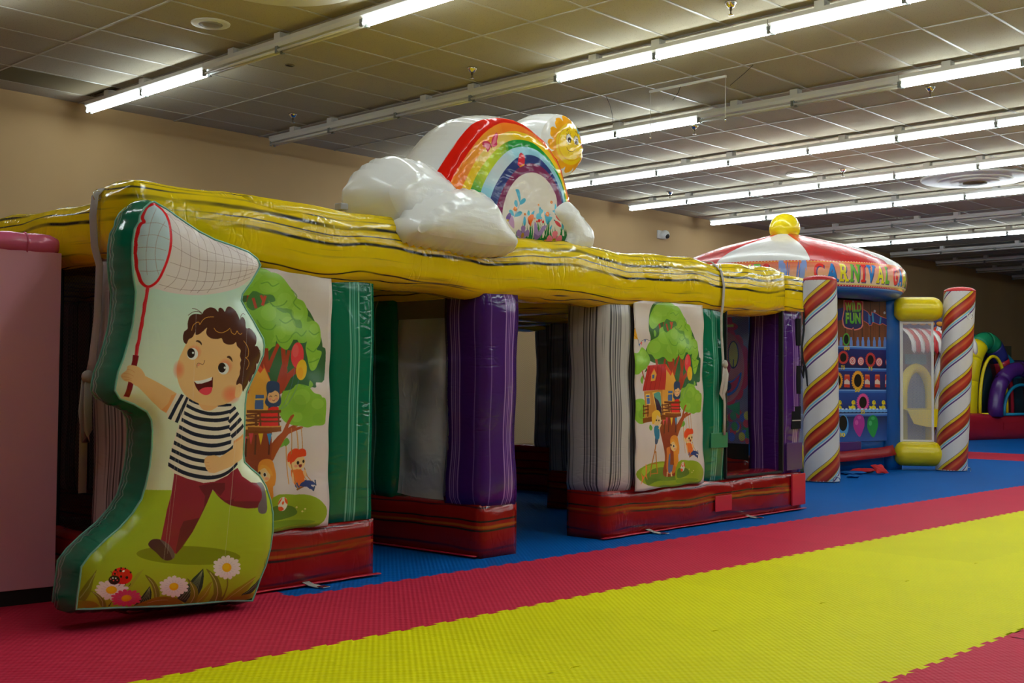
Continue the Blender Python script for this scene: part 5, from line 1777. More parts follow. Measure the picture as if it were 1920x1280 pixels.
RA.gain = 1.2
RA.at(650, 190, 4.0)
e_red = [(590, 800), (640, 640), (680, 560), (760, 430), (870, 270), (960, 170), (1050, 130), (1150, 118), (1270, 135), (1350, 170), (1440, 240), (1510, 300), (1560, 370), (1610, 450), (1640, 540), (1668, 640), (1692, 750), (1700, 850)]
e_ro = [(690, 800), (770, 595), (850, 460), (940, 330), (1020, 240), (1100, 185), (1180, 160), (1290, 180), (1380, 230), (1470, 310), (1540, 400), (1590, 490), (1625, 590), (1655, 700), (1672, 850)]
e_oy = [(790, 800), (835, 680), (900, 540), (970, 420), (1060, 310), (1140, 250), (1230, 225), (1330, 245), (1420, 290), (1500, 370), (1565, 470), (1610, 580), (1640, 700), (1660, 850)]
e_yg = [(860, 820), (900, 700), (950, 570), (1020, 460), (1110, 360), (1190, 305), (1280, 290), (1370, 310), (1440, 360), (1510, 440), (1570, 540), (1610, 640), (1632, 740), (1645, 850)]
e_gl = [(945, 840), (980, 715), (1010, 620), (1070, 510), (1150, 410), (1230, 355), (1320, 343), (1400, 365), (1470, 420), (1530, 500), (1580, 590), (1612, 680), (1628, 850)]
e_ln = [(1025, 850), (1060, 735), (1090, 650), (1140, 560), (1200, 480), (1270, 420), (1350, 403), (1420, 425), (1480, 480), (1530, 550), (1575, 640), (1602, 720), (1610, 850)]
e_np = [(1085, 860), (1115, 760), (1145, 680), (1190, 595), (1250, 520), (1310, 480), (1370, 467), (1440, 490), (1500, 545), (1545, 610), (1580, 690), (1595, 760), (1600, 850)]
e_in = [(1150, 870), (1155, 805), (1180, 710), (1220, 630), (1280, 565), (1360, 535), (1430, 550), (1490, 600), (1530, 660), (1555, 720), (1562, 800), (1562, 870)]
edges = [e_red, e_ro, e_oy, e_yg, e_gl, e_ln, e_np, e_in]
bcol = [(208, 26, 14), (226, 118, 34), (222, 184, 24), (24, 138, 50), (132, 186, 206), (34, 50, 112), (116, 30, 76)]
RA.poly([(560, 100), (1760, 100), (1760, 1120), (560, 1120)], (206, 196, 184))
for k in range(7):
    o_ = [tuple(p) for p in catmull(edges[k], 5, False)]
    i_ = [tuple(p) for p in catmull(edges[k + 1], 5, False)]
    RA.poly(o_ + i_[::-1], bcol[k])
# colour runs inside the bands, part of the print
def run(k, pts, c, n=8):
    for q in range(n):
        t = q / n
        a, b = int(len(edges[k]) * 0), 0
        o_ = [tuple(p) for p in catmull(edges[k], 5, False)]
        i_ = [tuple(p) for p in catmull(edges[k + 1], 5, False)]
        o0, o1 = int(len(o_) * (pts[0] + (pts[1] - pts[0]) * t * .5)), int(len(o_) * (pts[1] - (pts[1] - pts[0]) * t * .5))
        i0, i1 = int(len(i_) * (pts[0] + (pts[1] - pts[0]) * t * .5)), int(len(i_) * (pts[1] - (pts[1] - pts[0]) * t * .5))
        if o1 - o0 < 2 or i1 - i0 < 2:
            continue
        RA.poly(o_[o0:o1] + i_[i0:i1][::-1], c, .22)
run(3, (.12, .40), (196, 206, 30))
run(4, (.16, .42), (196, 200, 205))
run(2, (.20, .46), (220, 190, 110))
run(1, (.14, .42), (228, 150, 50))
# butterflies
RA.poly([(1000, 315), (1020, 300), (1050, 305), (1066, 330), (1062, 350), (1040, 385), (1026, 350), (1008, 345)], (196, 50, 80), 1, 3)
RA.poly([(1068, 330), (1075, 280), (1108, 236), (1118, 262), (1110, 300), (1112, 330), (1085, 345)], (200, 56, 86), 1, 3)
RA.poly([(1012, 318), (1040, 315), (1058, 335), (1040, 365)], (222, 130, 150), .8, 3)
RA.poly([(1075, 325), (1085, 285), (1106, 255), (1102, 310)], (222, 130, 150), .8, 3)
RA.stroke([(1062, 320), (1072, 355)], 5, (120, 20, 50))
RA.poly([(1270, 440), (1280, 395), (1298, 390), (1318, 420), (1316, 470), (1290, 488), (1266, 478)], (206, 40, 56), 1, 3)
RA.poly([(1276, 488), (1318, 470), (1316, 482), (1284, 496)], (214, 140, 30))
RA.stroke([(1325, 445), (1334, 432)], 3, (60, 60, 60))
# flowers, leaves, grass
RA.at(930, 360, 9.6)
BL = (72, 160, 192)
for g in ([(385, 200), (330, 20), (310, -40), (370, -40), (400, 60), (400, 150)], [(390, 232), (410, 150), (470, 112), (496, 150), (460, 205)], [(318, 270), (286, 210), (300, 155), (338, 160), (350, 230), (338, 275)], [(290, 448), (340, 370), (400, 348), (430, 375), (390, 430)],
          [(285, 430), (240, 420), (192, 350), (220, 320), (262, 350)], [(520, 400), (530, 350), (556, 336), (568, 380), (555, 430)], [(590, 400), (620, 355), (652, 346), (640, 400), (610, 440)], [(690, 490), (690, 400), (730, 380), (735, 300), (755, 272), (776, 310), (808, 330), (800, 370), (775, 400), (770, 440), (790, 480)],
          [(830, 360), (840, 470), (870, 580), (895, 585), (930, 540), (975, 460), (920, 440), (940, 400), (880, 400)], [(975, 340), (1050, 330), (1100, 400), (1060, 410), (1010, 380)], [(1015, 330), (1020, 210), (1045, 260), (1050, 320)], [(1060, 310), (1100, 290), (1135, 320), (1125, 360), (1090, 350)], [(1160, 420), (1165, 350), (1200, 360), (1222, 430), (1180, 450)],
          [(1240, 600), (1240, 510), (1270, 485), (1294, 540), (1280, 605)], [(452, 590), (455, 470), (480, 445), (498, 500), (488, 600)], [(930, 640), (970, 595), (950, 680), (935, 670)], [(1145, 560), (1180, 580), (1165, 690)]):
    RA.poly(g, BL, 1, 3)
RA.stroke([(395, 150), (380, 240), (320, 370), (285, 460)], 6, BL, 1, 4)
GR1, GR2 = (28, 98, 50), (34, 120, 56)
rr = random.Random(4)
for k in range(46):
    x = 290 + k * 22 + rr.uniform(-10, 10)
    h = 720 - rr.uniform(0, 250) * (1 if 380 < x < 1240 else .3)
    ln = rr.uniform(-60, 60)
    RA.poly([(x - 22, 1080), (x - 10, 850), (x + ln, h), (x + 16, 860), (x + 24, 1080)], GR1 if k % 3 else GR2, 1, 2)
RA.poly([(300, 1090), (300, 900), (420, 800), (560, 820), (700, 860), (850, 820), (1000, 850), (1150, 780), (1240, 860), (1260, 960), (1220, 1090)], GR1, 1, 3)
RA.poly([(620, 1000), (680, 900), (820, 860), (700, 960), (660, 1030)], (60, 140, 40), 1, 3)
RA.stroke([(1270, 640), (1290, 760), (1260, 900), (1230, 1030)], 26, GR1, 1, 4)
RA.stroke([(1310, 760), (1328, 850), (1290, 960), (1240, 1040)], 6, GR1, 1, 4)
RA.poly([(138, 465), (195, 375), (235, 420), (205, 540), (170, 520)], (96, 60, 130), 1, 3)
RA.poly([(190, 560), (215, 470), (250, 430), (280, 500), (290, 600), (280, 660)], (178, 140, 178), 1, 3)
RA.ell(172, 512, 16, 20, (200, 160, 40))
RA.poly([(528, 480), (560, 430), (605, 402), (638, 420), (636, 480), (600, 560), (582, 622), (550, 560)], (222, 104, 24), 1, 3)
RA.poly([(528, 480), (550, 520), (582, 622), (545, 570)], (150, 30, 40))
RA.poly([(650, 545), (690, 580), (735, 720), (790, 620), (876, 605), (830, 700), (780, 800), (712, 866), (670, 820), (650, 700)], (146, 120, 172), 1, 2)
RA.poly([(655, 740), (740, 790), (800, 745), (770, 820), (712, 866), (668, 820)], (120, 92, 150), 1, 2)
for (x, y, r) in ((736, 520, 24), (806, 540, 20), (694, 532, 14), (775, 506, 12)):
    RA.ell(x, y, r, r * 1.3, (204, 48, 50))
    RA.stroke([(x, y + 20), (735, 700)], 5, (60, 110, 50))
for (cx, cy, rx, ry, n, c, cc) in ((452, 780, 118, 175, 5, (138, 108, 160), (150, 110, 40)), (1030, 885, 140, 185, 5, (212, 112, 130), (140, 130, 24))):
    RA.daisy(cx, cy, rx, ry, n, c, cc, .24, .36, -1.57)
    RA.ell(cx, cy, 26, 36, cc)
RA.poly([(690, 1005), (740, 920), (830, 880), (820, 960), (770, 1015)], (222, 150, 24), 1, 3)
RA.poly([(790, 1015), (815, 900), (850, 880), (850, 950), (880, 965), (860, 1020)], (222, 100, 24), 1, 2)
for (x, y, r) in ((305, 308, 36), (724, 236, 15), (958, 188, 24), (1090, 268, 18), (480, 402, 18), (656, 478, 14), (882, 880, 20), (885, 402, 36)):
    RA.daisy(x, y, r, r * 1.25, 6, (222, 116, 44), (210, 180, 120), .25, .4)
for (x, y, a) in ((1085, 468, 50), (1135, 440, 70), (1210, 530, 85), (1075, 575, 45)):
    RA.ell(x, y, 75, 30, (206, 56, 62), a)
    c_, s_ = math.cos(math.radians(a)), math.sin(math.radians(a))
    RA.stroke([(x - 75 * c_, y - 75 * s_), (x - 100 * c_, y - 100 * s_)], 16, (40, 40, 60))
M_RAIN = printed('rainbow_banner_print', RA, 0.08, 0.3, 0.0, (ru1 - ru0, rz1 - rz0), .18)
def mat_whitefilm():
    m, nt, b = nodes('white_film')
    setp(b, 0.16, 0.45, coat=0.0, col=(0.85, 0.845, 0.83))
    tc = nd(nt, 'ShaderNodeTexCoord')
    crinkle(nt, b, tc.outputs['UV'], 0.2, 0.6)
    return m
M_FILM = mat_whitefilm()
top = thing('rainbow_topper', 'inflatable rainbow arch with white clouds and a smiling sun on the yellow roof', 'inflatable', tuple(HF.pt(0, 0, 0)), HF.a)
holder = {}
def tpart(name, outline, w_front, thick, dome, fm, sm, names, **kw):
    fo, so = pillow(top, outline, thick, dome, fm, sm, names, **kw)
    for q in (fo, so):
        q.location = (0, w_front, 0)
    return fo, so
tpart('arch', ROUT, W0 + .03, 0.40, 0.05, M_RAIN, M_FILM, ('rainbow_print', 'arch_body'), uvbox=(ru0, ru1, rz0, rz1), side_bulge=.04, seed=11)
def cloud(px, w, thick, dome, nm, sb=.07, seed=2):
    ol = np.array([HF.uz(x / 4.0 + 650, y / 4.0 + 190, w) for x, y in px])
    ol = catmull(ol, 4)
    tpart(nm, ol, w, thick, dome, M_FILM, M_FILM, (nm, nm + '_body'), step=.03, res=.04, domew=.13, side_bulge=sb, pucker=.013, seed=seed)
cloud([(320, 660), (400, 570), (500, 520), (600, 545), (700, 565), (780, 620), (850, 700), (830, 800), (700, 900), (600, 980), (520, 990), (430, 900), (350, 780)], -.06, .42, .055, 'left_cloud', .11, 21)
cloud([(535, 945), (600, 850), (720, 770), (860, 725), (980, 720), (1080, 745), (1140, 800), (1180, 880), (1230, 960), (1280, 1030), (1270, 1075), (1180, 1085), (1000, 1065), (820, 1030), (660, 1005), (560, 985)], -.20, .24, .05, 'front_cloud', .06, 22)
cloud([(1560, 830), (1600, 775), (1660, 752), (1710, 790), (1750, 850), (1800, 905), (1840, 960), (1855, 1030), (1840, 1090), (1790, 1115), (1700, 1122), (1640, 1110), (1660, 1000), (1620, 920)], -.0, .30, .05, 'right_cloud', .04, 23)
# sun
WS = 0.22
def sfn(px, py):
    return HF.uz(px, py, WS)
SUNPX = [(1013, 262), (1018, 240), (1030, 224), (1048, 215), (1066, 222), (1080, 240), (1088, 262), (1091, 284), (1088, 302), (1078, 318), (1062, 330), (1044, 332), (1028, 322), (1017, 300)]
SO = catmull(np.array([sfn(*p) for p in SUNPX]), 4)
su0, sz0 = SO.min(0) - .03
su1, sz1 = SO.max(0) + .03
SA = Art('sun_print', su0, su1, sz0, sz1, 500, P(205, 200, 195, 1.3), sfn)
SA.gain = 1.2
SA.at(960, 200, 9.14)
SY, SOr = (222, 184, 24), (222, 150, 26)
for k in range(13):
    a = 2 * math.pi * k / 13 + .2
    cx, cy = 930 + 300 * math.cos(a), 640 + 400 * math.sin(a)
    SA.ell(cx, cy, 75, 95, SOr, 0)
    SA.ell(930 + 345 * math.cos(a + .1), 640 + 455 * math.sin(a + .1), 40, 55, SOr, 0)
SA.ell(930, 640, 300, 400, SOr)
SA.ell(930, 650, 270, 360, SY)
SA.ell(930, 635, 238, 312, (214, 158, 20))
SA.ell(932, 630, 222, 296, (224, 188, 26))
for (x, y) in ((880, 555), (1010, 590)):
    SA.ell(x, y, 42, 76, (206, 198, 186))
    SA.ell(x + 12, y + 30, 30, 50, (34, 22, 20))
    SA.ell(x + 14, y + 48, 13, 18, (206, 198, 186))
    SA.stroke([(x - 44, y + 20), (x - 38, y - 40), (x, y - 76), (x + 36, y - 40)], 6, (60, 36, 22), 1, 4)
    SA.stroke([(x - 40, y + 60), (x + 30, y + 76)], 5, (60, 36, 22))
    for (dx, dy) in ((-30, -60), (0, -80), (26, -62)):
        SA.stroke([(x + dx, y + dy), (x + dx * 1.3, y + dy - 28)], 5, (60, 36, 22))
SA.stroke([(845, 435), (868, 405), (900, 418)], 12, (150, 90, 30), 1, 4)
SA.stroke([(1005, 440), (1032, 450), (1052, 490)], 12, (150, 90, 30), 1, 4)
SA.stroke([(872, 620), (876, 655), (890, 668)], 6, (70, 40, 20), 1, 3)
SA.stroke([(845, 710), (870, 760), (920, 785), (965, 770), (990, 738)], 8, (70, 36, 20), 1, 4)
SA.stroke([(872, 800), (885, 815)], 6, (120, 70, 30))
for (x, y, c) in ((1028, 352, (215, 205, 150)), (1090, 432, (90, 170, 195)), (1138, 545, (150, 120, 165)), (1160, 660, (205, 70, 110))):
    SA.daisy(x, y, 50, 62, 5, c, (220, 190, 60), .2, .42)
M_SUN = printed('sun_banner_print', SA, 0.09, 0.3, 0.0, (su1 - su0, sz1 - sz0), .25)
tpart('sun', SO, WS, .40, .05, M_SUN, M_FILM, ('sun_face', 'sun_body'), uvbox=(su0, su1, sz0, sz1), side_bulge=.03, step=.02, res=.03, seed=31)
hpz = puff('base_pad', 1.55, .36, .10, M_YEL, top, (0.62, -.03, 1.96), .015, seed=77, long_axis=0)
# ------------------------------------------------------------------ pink play box at the far left
PF = Frame((1.04, 5.925), -6.0)
M_PINK = vinyl('pink_board', (0.80, 0.375, 0.475), 0.55, 0.06, .3, 0.0)
M_PINKG = vinyl('pink_gloss_vinyl', (0.72, 0.12, 0.24), 0.22, 0.3)
pk = thing('pink_play_box', 'flat pink board box with padded pink top roll and black base', 'play box', tuple(PF.pt(0, 0, 0)), PF.a)
box('front_board', 0, 1.73, 0.0, 0.02, 0.075, 1.74, M_PINK, pk, .004)
box('side_board', 1.708, 1.728, 0.02, .26, 0.075, 1.74, M_PINK, pk, .004)
box('side_board', 0, 0.02, 0.02, .26, 0.075, 1.74, M_PINK, pk, .004)
box('back_board', 0.02, 1.708, 0.24, 0.26, 0.075, 1.74, M_PINK, pk, .004)
box('base', 0.01, 1.72, 0.012, .25, 0.0, 0.075, M_BLACK, pk)
box('lid', 0.02, 1.708, 0.02, .24, 1.70, 1.74, M_PINK, pk)
def roll(name, a, b, r, mat, parent, n=20, puck=.002):
    a, b = np.array(a, float), np.array(b, float)
    L = np.linalg.norm(b - a)
    m = max(8, int(L / .04))
    pts, rr = [], []
    for i in range(m + 1):
        t = i / m
        d = min(t, 1 - t) * L
        pts.append(a + (b - a) * t)
        rr.append(r * float(prof_fn(np.array([d + .012]), r * .8)[0]) + puck * math.sin(i * 1.9))
    return tube(name, pts, rr, mat, parent, n)
roll('top_roll', (0.0, .045, 1.775), (1.72, .045, 1.775), .058, M_PINKG, pk)
roll('top_roll', (1.68, .10, 1.772), (1.68, .22, 1.772), .052, M_PINKG, pk)
roll('top_roll', (0.06, .21, 1.772), (1.62, .21, 1.772), .052, M_PINKG, pk)
tube('roll_seam', [(1.56, .045 + .0595 * math.cos(t), 1.775 + .0595 * math.sin(t)) for t in np.linspace(0, 6.283, 16, endpoint=False)], .004, M_PINKG, pk, 5, closed=True)

# ------------------------------------------------------------------ carnival game booth
BC = np.array([14.25, 8.40, 0.0])
PB = np.array([14.93, 7.23, 0.0])
pdv = np.array([math.cos(math.radians(-16.26)), math.sin(math.radians(-16.26)), 0])
PA = PB - pdv * 1.72
GF = Frame(tuple(PA[:2]), -16.26)
M_BLUEV = vinyl('blue_vinyl', (0.0, 0.085, 0.33), 0.28, 0.35)
M_YELV = vinyl('plain_yellow_vinyl', (0.80, 0.62, 0.006), 0.24, 0.2)
M_REDV = vinyl('bright_red_vinyl', (0.58, 0.018, 0.022), 0.24, 0.45)
M_WHTV = vinyl('white_vinyl', (0.76, 0.75, 0.72), 0.26, 0.3)
M_PURV = vinyl('deep_purple_vinyl', (0.07, 0.015, 0.16), 0.26, 0.35)
booth = thing('carnival_booth', 'round carnival game booth with red and white canopy and two candy striped pillars', 'carnival booth', (0, 0, 0))
def band(name, prof, mat, n, ang0, a0, a1, parent, loc, reps=4.0, puffs=0.0, seg=8):
    vs, fs, uv = [], [], []
    m = len(prof)
    for i, (r, z) in enumerate(prof):
        for k in range(n + 1):
            a = a0 + (a1 - a0) * k / n
            s = abs(math.sin((a) * seg / 2)) ** .5 if puffs else 0
            vs.append((loc[0] + (r + puffs * .3 * s) * math.cos(a + ang0), loc[1] + (r + puffs * .3 * s) * math.sin(a + ang0), z + puffs * s * math.sin(math.pi * i / (m - 1))))
    for i in range(m - 1):
        for k in range(n):
            q = i * (n + 1) + k
            fs.append((q, q + 1, q + n + 2, q + n + 1))
            for (kk, ii) in ((k, i), (k + 1, i), (k + 1, i + 1), (k, i + 1)):
                uv.append(((a0 + (a1 - a0) * kk / n) / (2 * math.pi) * reps, ii / (m - 1)))
    return mesh_obj(name, vs, fs, mat, parent, True, uv)
CA = math.atan2(-BC[1], -BC[0])          # towards the viewer's side
cp = [(.17, 3.15), (.30, 3.11), (.50, 3.055), (.70, 3.00), (.90, 2.945), (1.10, 2.875), (1.27, 2.81), (1.40, 2.745), (1.48, 2.70), (1.53, 2.65)]
for k in range(8):
    a0 = math.radians(-33 + 44.5 + 45 * k)
    o = band('canopy_panel', cp, M_REDV if k % 2 == 0 else M_WHTV, 12, CA + a0 , 0, math.radians(45), booth, BC, 8, .018, 8)
RGA = Art('ring_print', 0, 90, 0, 1, 7, (0.5, 0.3, 0.2), None)
RGA.w, RGA.h = 1240, 150
RGA.a = np.empty((150, 1240, 3), np.float32)
RGA.gain = 1.5
RGA.poly([(0, 0), (90, 0), (90, 1), (0, 1)], (215, 74, 34), 1, 0, (224, 196, 170))
RGA.poly([(0, .30), (90, .30), (90, .72), (0, .72)], (222, 100, 50), .6, 0, (226, 160, 120))
RGA.poly([(0, .95), (90, .95), (90, 1), (0, 1)], (196, 30, 34))
RGA.poly([(0, .92), (90, .92), (90, .945), (0, .945)], (222, 170, 60))
RGA.poly([(0, 0), (90, 0), (90, .075), (0, .075)], (196, 30, 34))
RGA.poly([(0, .09), (90, .09), (90, .12), (0, .12)], (222, 180, 80))
for k in range(60):
    RGA.ell(k * 1.5 + .5, .972, .42, .016, (226, 200, 170))
    RGA.ell(k * 1.5 + .5, .04, .42, .02, (226, 190, 160))
cr, cb, cy, cg = (206, 44, 40), (36, 110, 180), (216, 190, 30), (92, 160, 46)
RGA.text('CARNIVAL GAMES', 17.5, 88.5, .84, .20, [cr, cb, cy, cg, cr, cb, cy, cg, cr, cb, cy, cg, cr], .03, True, (60, 50, 110))
for (x0, sgn) in ((4.5, -1), (12.5, 1)):
    for (dx, dy, w) in ((0, 0, 1), (.9, .22, .8), (-.4, -.2, .7)):
        pts = [(x0 + sgn * (dx + 1.2 * math.cos(t) * (1 - t / 9)), .5 + dy + .20 * math.sin(t) * (1 - t / 9)) for t in np.linspace(0, 6, 14)]
        RGA.stroke(pts, .42, (120, 140, 190))
    for (dx, dy) in ((-1.6, .15), (-2.2, -.05), (-1.2, -.18)):
        RGA.ell(x0 + sgn * dx, .5 + dy, .5, .12, (50, 100, 180), 40)
M_RING = printed('ring_banner_print', RGA, 0.24, 0.3, 0.3, (10, .3))
MATX = M_RING.node_tree
for n_ in MATX.nodes:
    if n_.type == 'TEX_IMAGE':
        n_.extension = 'REPEAT'
band('lettered_ring', [(1.53, 2.335), (1.565, 2.38), (1.58, 2.44), (1.585, 2.50), (1.58, 2.56), (1.565, 2.61), (1.535, 2.65)], M_RING, 96, CA - math.radians(5), 0, 2 * math.pi, booth, BC, 4.0)
lathe('ring_underside', [(1.18, 2.22), (1.34, 2.235), (1.46, 2.27), (1.53, 2.335)], M_BLUEV, booth, 64, BC)
lathe('ceiling_disc', [(0.0, 2.24), (1.18, 2.22)], M_BLUEV, booth, 48, BC)
lathe('finial_ball', [(.12, 3.10), (.17, 3.13), (.20, 3.18), (.21, 3.235), (.20, 3.30), (.165, 3.37), (.11, 3.42), (.05, 3.442), (0, 3.446)], vinyl('ball_vinyl', (0.80, 0.62, 0.006), .18, .06), booth, 28, BC)
lathe('body', [(.86, 0.02), (.90, .2), (.90, 1.2), (.88, 2.23)], M_BLUEV, booth, 12, BC)
# game panel
GA = Art('game_print', 0, 1.72, .385, 2.32, 330, P(30, 34, 90, 1.5), lambda px, py: GF.uz(px, py, -.02))
GA.gain = 1.35
GA.at(1560, 540, 8.0)
WD = (96, 52, 30)
def gx(u):                      # shelf coordinates straight on the panel
    return u
SAVE = GA.fn
GA.fn = None
GA.at(0, 0, 1)
GA.poly([(0, 1.62), (1.72, 1.62), (1.72, 2.32), (0, 2.32)], (72, 40, 26), 1, 0, (116, 64, 34))
rr = random.Random(9)
for k in range(11):
    x = .08 + k * .16
    GA.stroke([(x, 1.62), (x + .01 * rr.uniform(-1, 1), 2.32)], .012, (40, 22, 16))
    for q in range(5):
        xx = x + rr.uniform(.02, .14)
        GA.stroke([(xx, 1.62), (xx + rr.uniform(-.02, .02), 2.32)], .004, (70, 36, 22), .6)
for (z0, z1, c, c2) in ((1.34, 1.62, (30, 34, 96), (20, 22, 62)), (1.06, 1.34, (34, 38, 108), (22, 24, 66)), (.76, 1.06, (26, 70, 140), (24, 30, 90)), (.385, .76, (20, 24, 56), (34, 80, 150))):
    GA.poly([(0, z0), (1.72, z0), (1.72, z1), (0, z1)], c, 1, 0, c2)
for z in (1.62, 1.335, 1.055, .745):
    GA.poly([(0, z - .035), (1.72, z - .035), (1.72, z + .005), (0, z + .005)], (44, 90, 160))
    GA.poly([(0, z - .012), (1.72, z - .012), (1.72, z + .003), (0, z + .003)], (110, 150, 195))
GA.fn = SAVE
GA.at(1560, 540, 8.0)
# ribbon and shield, where they read in the picture
GA.poly([(0, 320), (90, 310), (160, 290), (160, 470), (90, 485), (0, 500)], (34, 36, 96))
GA.poly([(478, 320), (540, 355), (575, 405), (592, 408), (600, 355), (660, 375), (735, 425), (850, 465), (852, 580), (760, 530), (720, 552), (640, 518), (612, 515), (600, 555), (565, 565), (545, 530), (478, 490)], (34, 40, 104), 1, 0)
GA.poly([(600, 360), (625, 375), (635, 515), (612, 512)], (60, 150, 190), .8)
GA.poly([(725, 425), (745, 440), (735, 535), (708, 545)], (60, 150, 190), .6)
GA.poly([(545, 360), (575, 410), (585, 550), (552, 530)], (60, 130, 190), .6)
GA.stroke([(478, 320), (540, 355), (575, 405), (592, 408), (600, 355), (660, 375), (735, 425), (850, 465)], 9, (190, 90, 80))
GA.stroke([(478, 490), (545, 530), (565, 565), (600, 555), (612, 515), (640, 518), (720, 552), (760, 530), (852, 580)], 9, (190, 90, 80))
SH = [(165, 180), (190, 140), (250, 115), (310, 108), (330, 125), (400, 130), (450, 160), (462, 190), (478, 205), (470, 320), (462, 450), (468, 560), (445, 600), (400, 622), (330, 636), (312, 600), (290, 625), (220, 612), (170, 590), (148, 545), (140, 460), (165, 330)]
GA.poly(SH, (200, 110, 100))
c0 = np.array([312.0, 375.0])
SI = [tuple(c0 + (np.array(p) - c0) * np.array([.90, .93])) for p in SH]
GA.poly(SI, (30, 34, 84))
GA.poly([p for p in SI if p[1] < 340] + [(440, 330), (180, 330)], (160, 36, 40))
GA.text('WILD', 190, 445, 215, 355, [((180, 200, 60), (70, 150, 40))], .05, False, (20, 40, 20))
GA.text('FUN', 196, 430, 368, 535, [((150, 190, 60), (60, 150, 40))], .05, False, (20, 40, 20))
for (x, y) in ((645, 345), (790, 370), (318, 195)):
    GA.ell(x, y, 16, 20, (150, 150, 160))
def rim(cx, cy, rx, ry, c, teeth=True):
    if teeth:
        for k in range(22):
            a = k / 22 * 6.283
            GA.ell(cx + rx * 1.5 * math.cos(a), cy + ry * 1.38 * math.sin(a), rx * .22, ry * .16, c)
    GA.ell(cx, cy, rx * 1.42, ry * 1.32, c)
    GA.ell(cx, cy, rx, ry, (8, 8, 12))
rim(205, 768, 36, 72, (70, 150, 50), False)
for k, x in enumerate((128, 278, 380, 460, 548, 638, 716, 796)):
    GA.poly([(x - 22, 860 + k * 3), (x - 22, 800), (x - 12, 760), (x - 14, 736), (x + 14, 736), (x + 12, 760), (x + 22, 800), (x + 22, 862 + k * 3)], (92, 120, 180))
rim(165, 1040, 46, 66, (176, 50, 46))
rim(575, 1075, 48, 72, (176, 50, 46))
for x, y in ((300, 1090), (425, 1095), (708, 1108), (850, 1110)):
    for r, c in ((1, (190, 56, 50)), (.8, (206, 196, 190)), (.58, (190, 56, 50)), (.38, (206, 196, 190)), (.2, (190, 56, 50))):
        GA.ell(x, y, 50 * r, 66 * r, c)
GY = (216, 180, 30)
GA.text('100', 172, 255, 875, 930, [GY], .04, False, (60, 30, 20))
GA.text('75', 135, 190, 1160, 1222, [GY], .04, False, (60, 30, 20))
GA.text('75', 540, 605, 1178, 1236, [GY], .04, False, (60, 30, 20))
GA.at(1560, 690, 6.4)
rim(305, 148, 44, 78, (206, 140, 36))
rim(75, 150, 34, 68, (206, 140, 36))
for x in (180, 418, 543, 668):
    GA.poly([(x - 30, 90), (x - 24, 74), (x + 26, 76), (x + 30, 96), (x + 32, 232), (x - 32, 228)], (186, 52, 36))
    GA.poly([(x - 30, 150), (x, 128), (x + 30, 160), (x + 32, 195), (x - 32, 190)], (200, 180, 165))
    GA.poly([(x - 26, 74), (x + 26, 78), (x + 28, 98), (x - 28, 94)], (206, 100, 50))
GA.text('50', 272, 328, 240, 288, [GY], .04, False, (60, 30, 20))
rim(368, 410, 44, 70, (206, 70, 130))
for x in (92, 250, 490, 608):
    GA.poly([(x - 46, 452), (x - 20, 460), (x - 4, 445), (x + 20, 450), (x + 32, 470), (x + 28, 500), (x - 30, 502)], (222, 190, 30), 1, 3)
    GA.ell(x + 8, 412, 22, 28, (222, 190, 30))
    GA.poly([(x + 24, 420), (x + 42, 430), (x + 26, 436)], (206, 110, 30))
    GA.ell(x + 14, 405, 4, 6, (20, 20, 20))
for k in range(14):
    GA.ell(90 + k * 45, 508, 30, 22, (96, 150, 200))
    GA.ell(90 + k * 45, 490, 14, 10, (190, 200, 215))
GA.text('25', 344, 392, 500, 545, [GY], .04, False, (60, 30, 20))
GA.ell(145, 690, 62, 130, (70, 140, 190))
GA.ell(140, 660, 50, 94, (6, 6, 10))
for (x, y, c, c2) in ((325, 672, (160, 40, 130), (196, 90, 160)), (484, 680, (20, 130, 60), (80, 180, 110))):
    GA.poly([(x - 64, y), (x - 50, y - 80), (x, y - 118), (x + 52, y - 85), (x + 66, y), (x + 50, y + 70), (x + 16, y + 150), (x - 20, y + 120), (x - 52, y + 60)], c, 1, 4)
    GA.ell(x - 26, y - 20, 20, 30, c2, alpha=.8)
    GA.ell(x + 4, y - 80, 22, 20, c2, alpha=.6)
GA.text('10', 105, 165, 775, 825, [GY], .04, False, (60, 30, 20))
M_GAME = printed('game_banner_print', GA, 0.28, 0.4, 0.25, (1.7, 1.9))
def bx(name, u0, u1, w0, w1, z0, z1, mat, bev=.01):
    o = box(name, u0, u1, w0, w1, z0, z1, mat, booth, bev)
    o.location = tuple(PA)
    o.rotation_euler = (0, 0, GF.a)
    return o
vs, fs, uv = [], [], []
nu, nv = 12, 14
for j in range(nv + 1):
    for i in range(nu + 1):
        s_, t_ = i / nu, j / nv
        vs.append((s_ * 1.72, -.02 - .012 * math.sin(s_ * 8 + t_ * 5) * math.sin(math.pi * s_), .385 + t_ * 1.935))
for j in range(nv):
    for i in range(nu):
        a = j * (nu + 1) + i
        fs.append((a, a + 1, a + nu + 2, a + nu + 1))
        uv += [(i / nu, j / nv), ((i + 1) / nu, j / nv), ((i + 1) / nu, (j + 1) / nv), (i / nu, (j + 1) / nv)]
o = mesh_obj('game_banner', vs, fs, M_GAME, booth, True, uv)
o.location = tuple(PA)
o.rotation_euler = (0, 0, GF.a)
def bp(name, u0, u1, w0, w1, z0, z1, mat, bulge, seed):
    o = puff(name, u1 - u0, w1 - w0, z1 - z0, mat, booth, tuple(GF.pt(u0, w0, z0)), bulge, .08, seed, rz=GF.a)
    return o
bp('front_wall', .05, 1.67, .02, .30, .0, 2.25, M_BLUEV, .02, 201)
bp('corner_post', -.16, .06, -.05, .26, 0, 2.26, M_BLUEV, .03, 202)
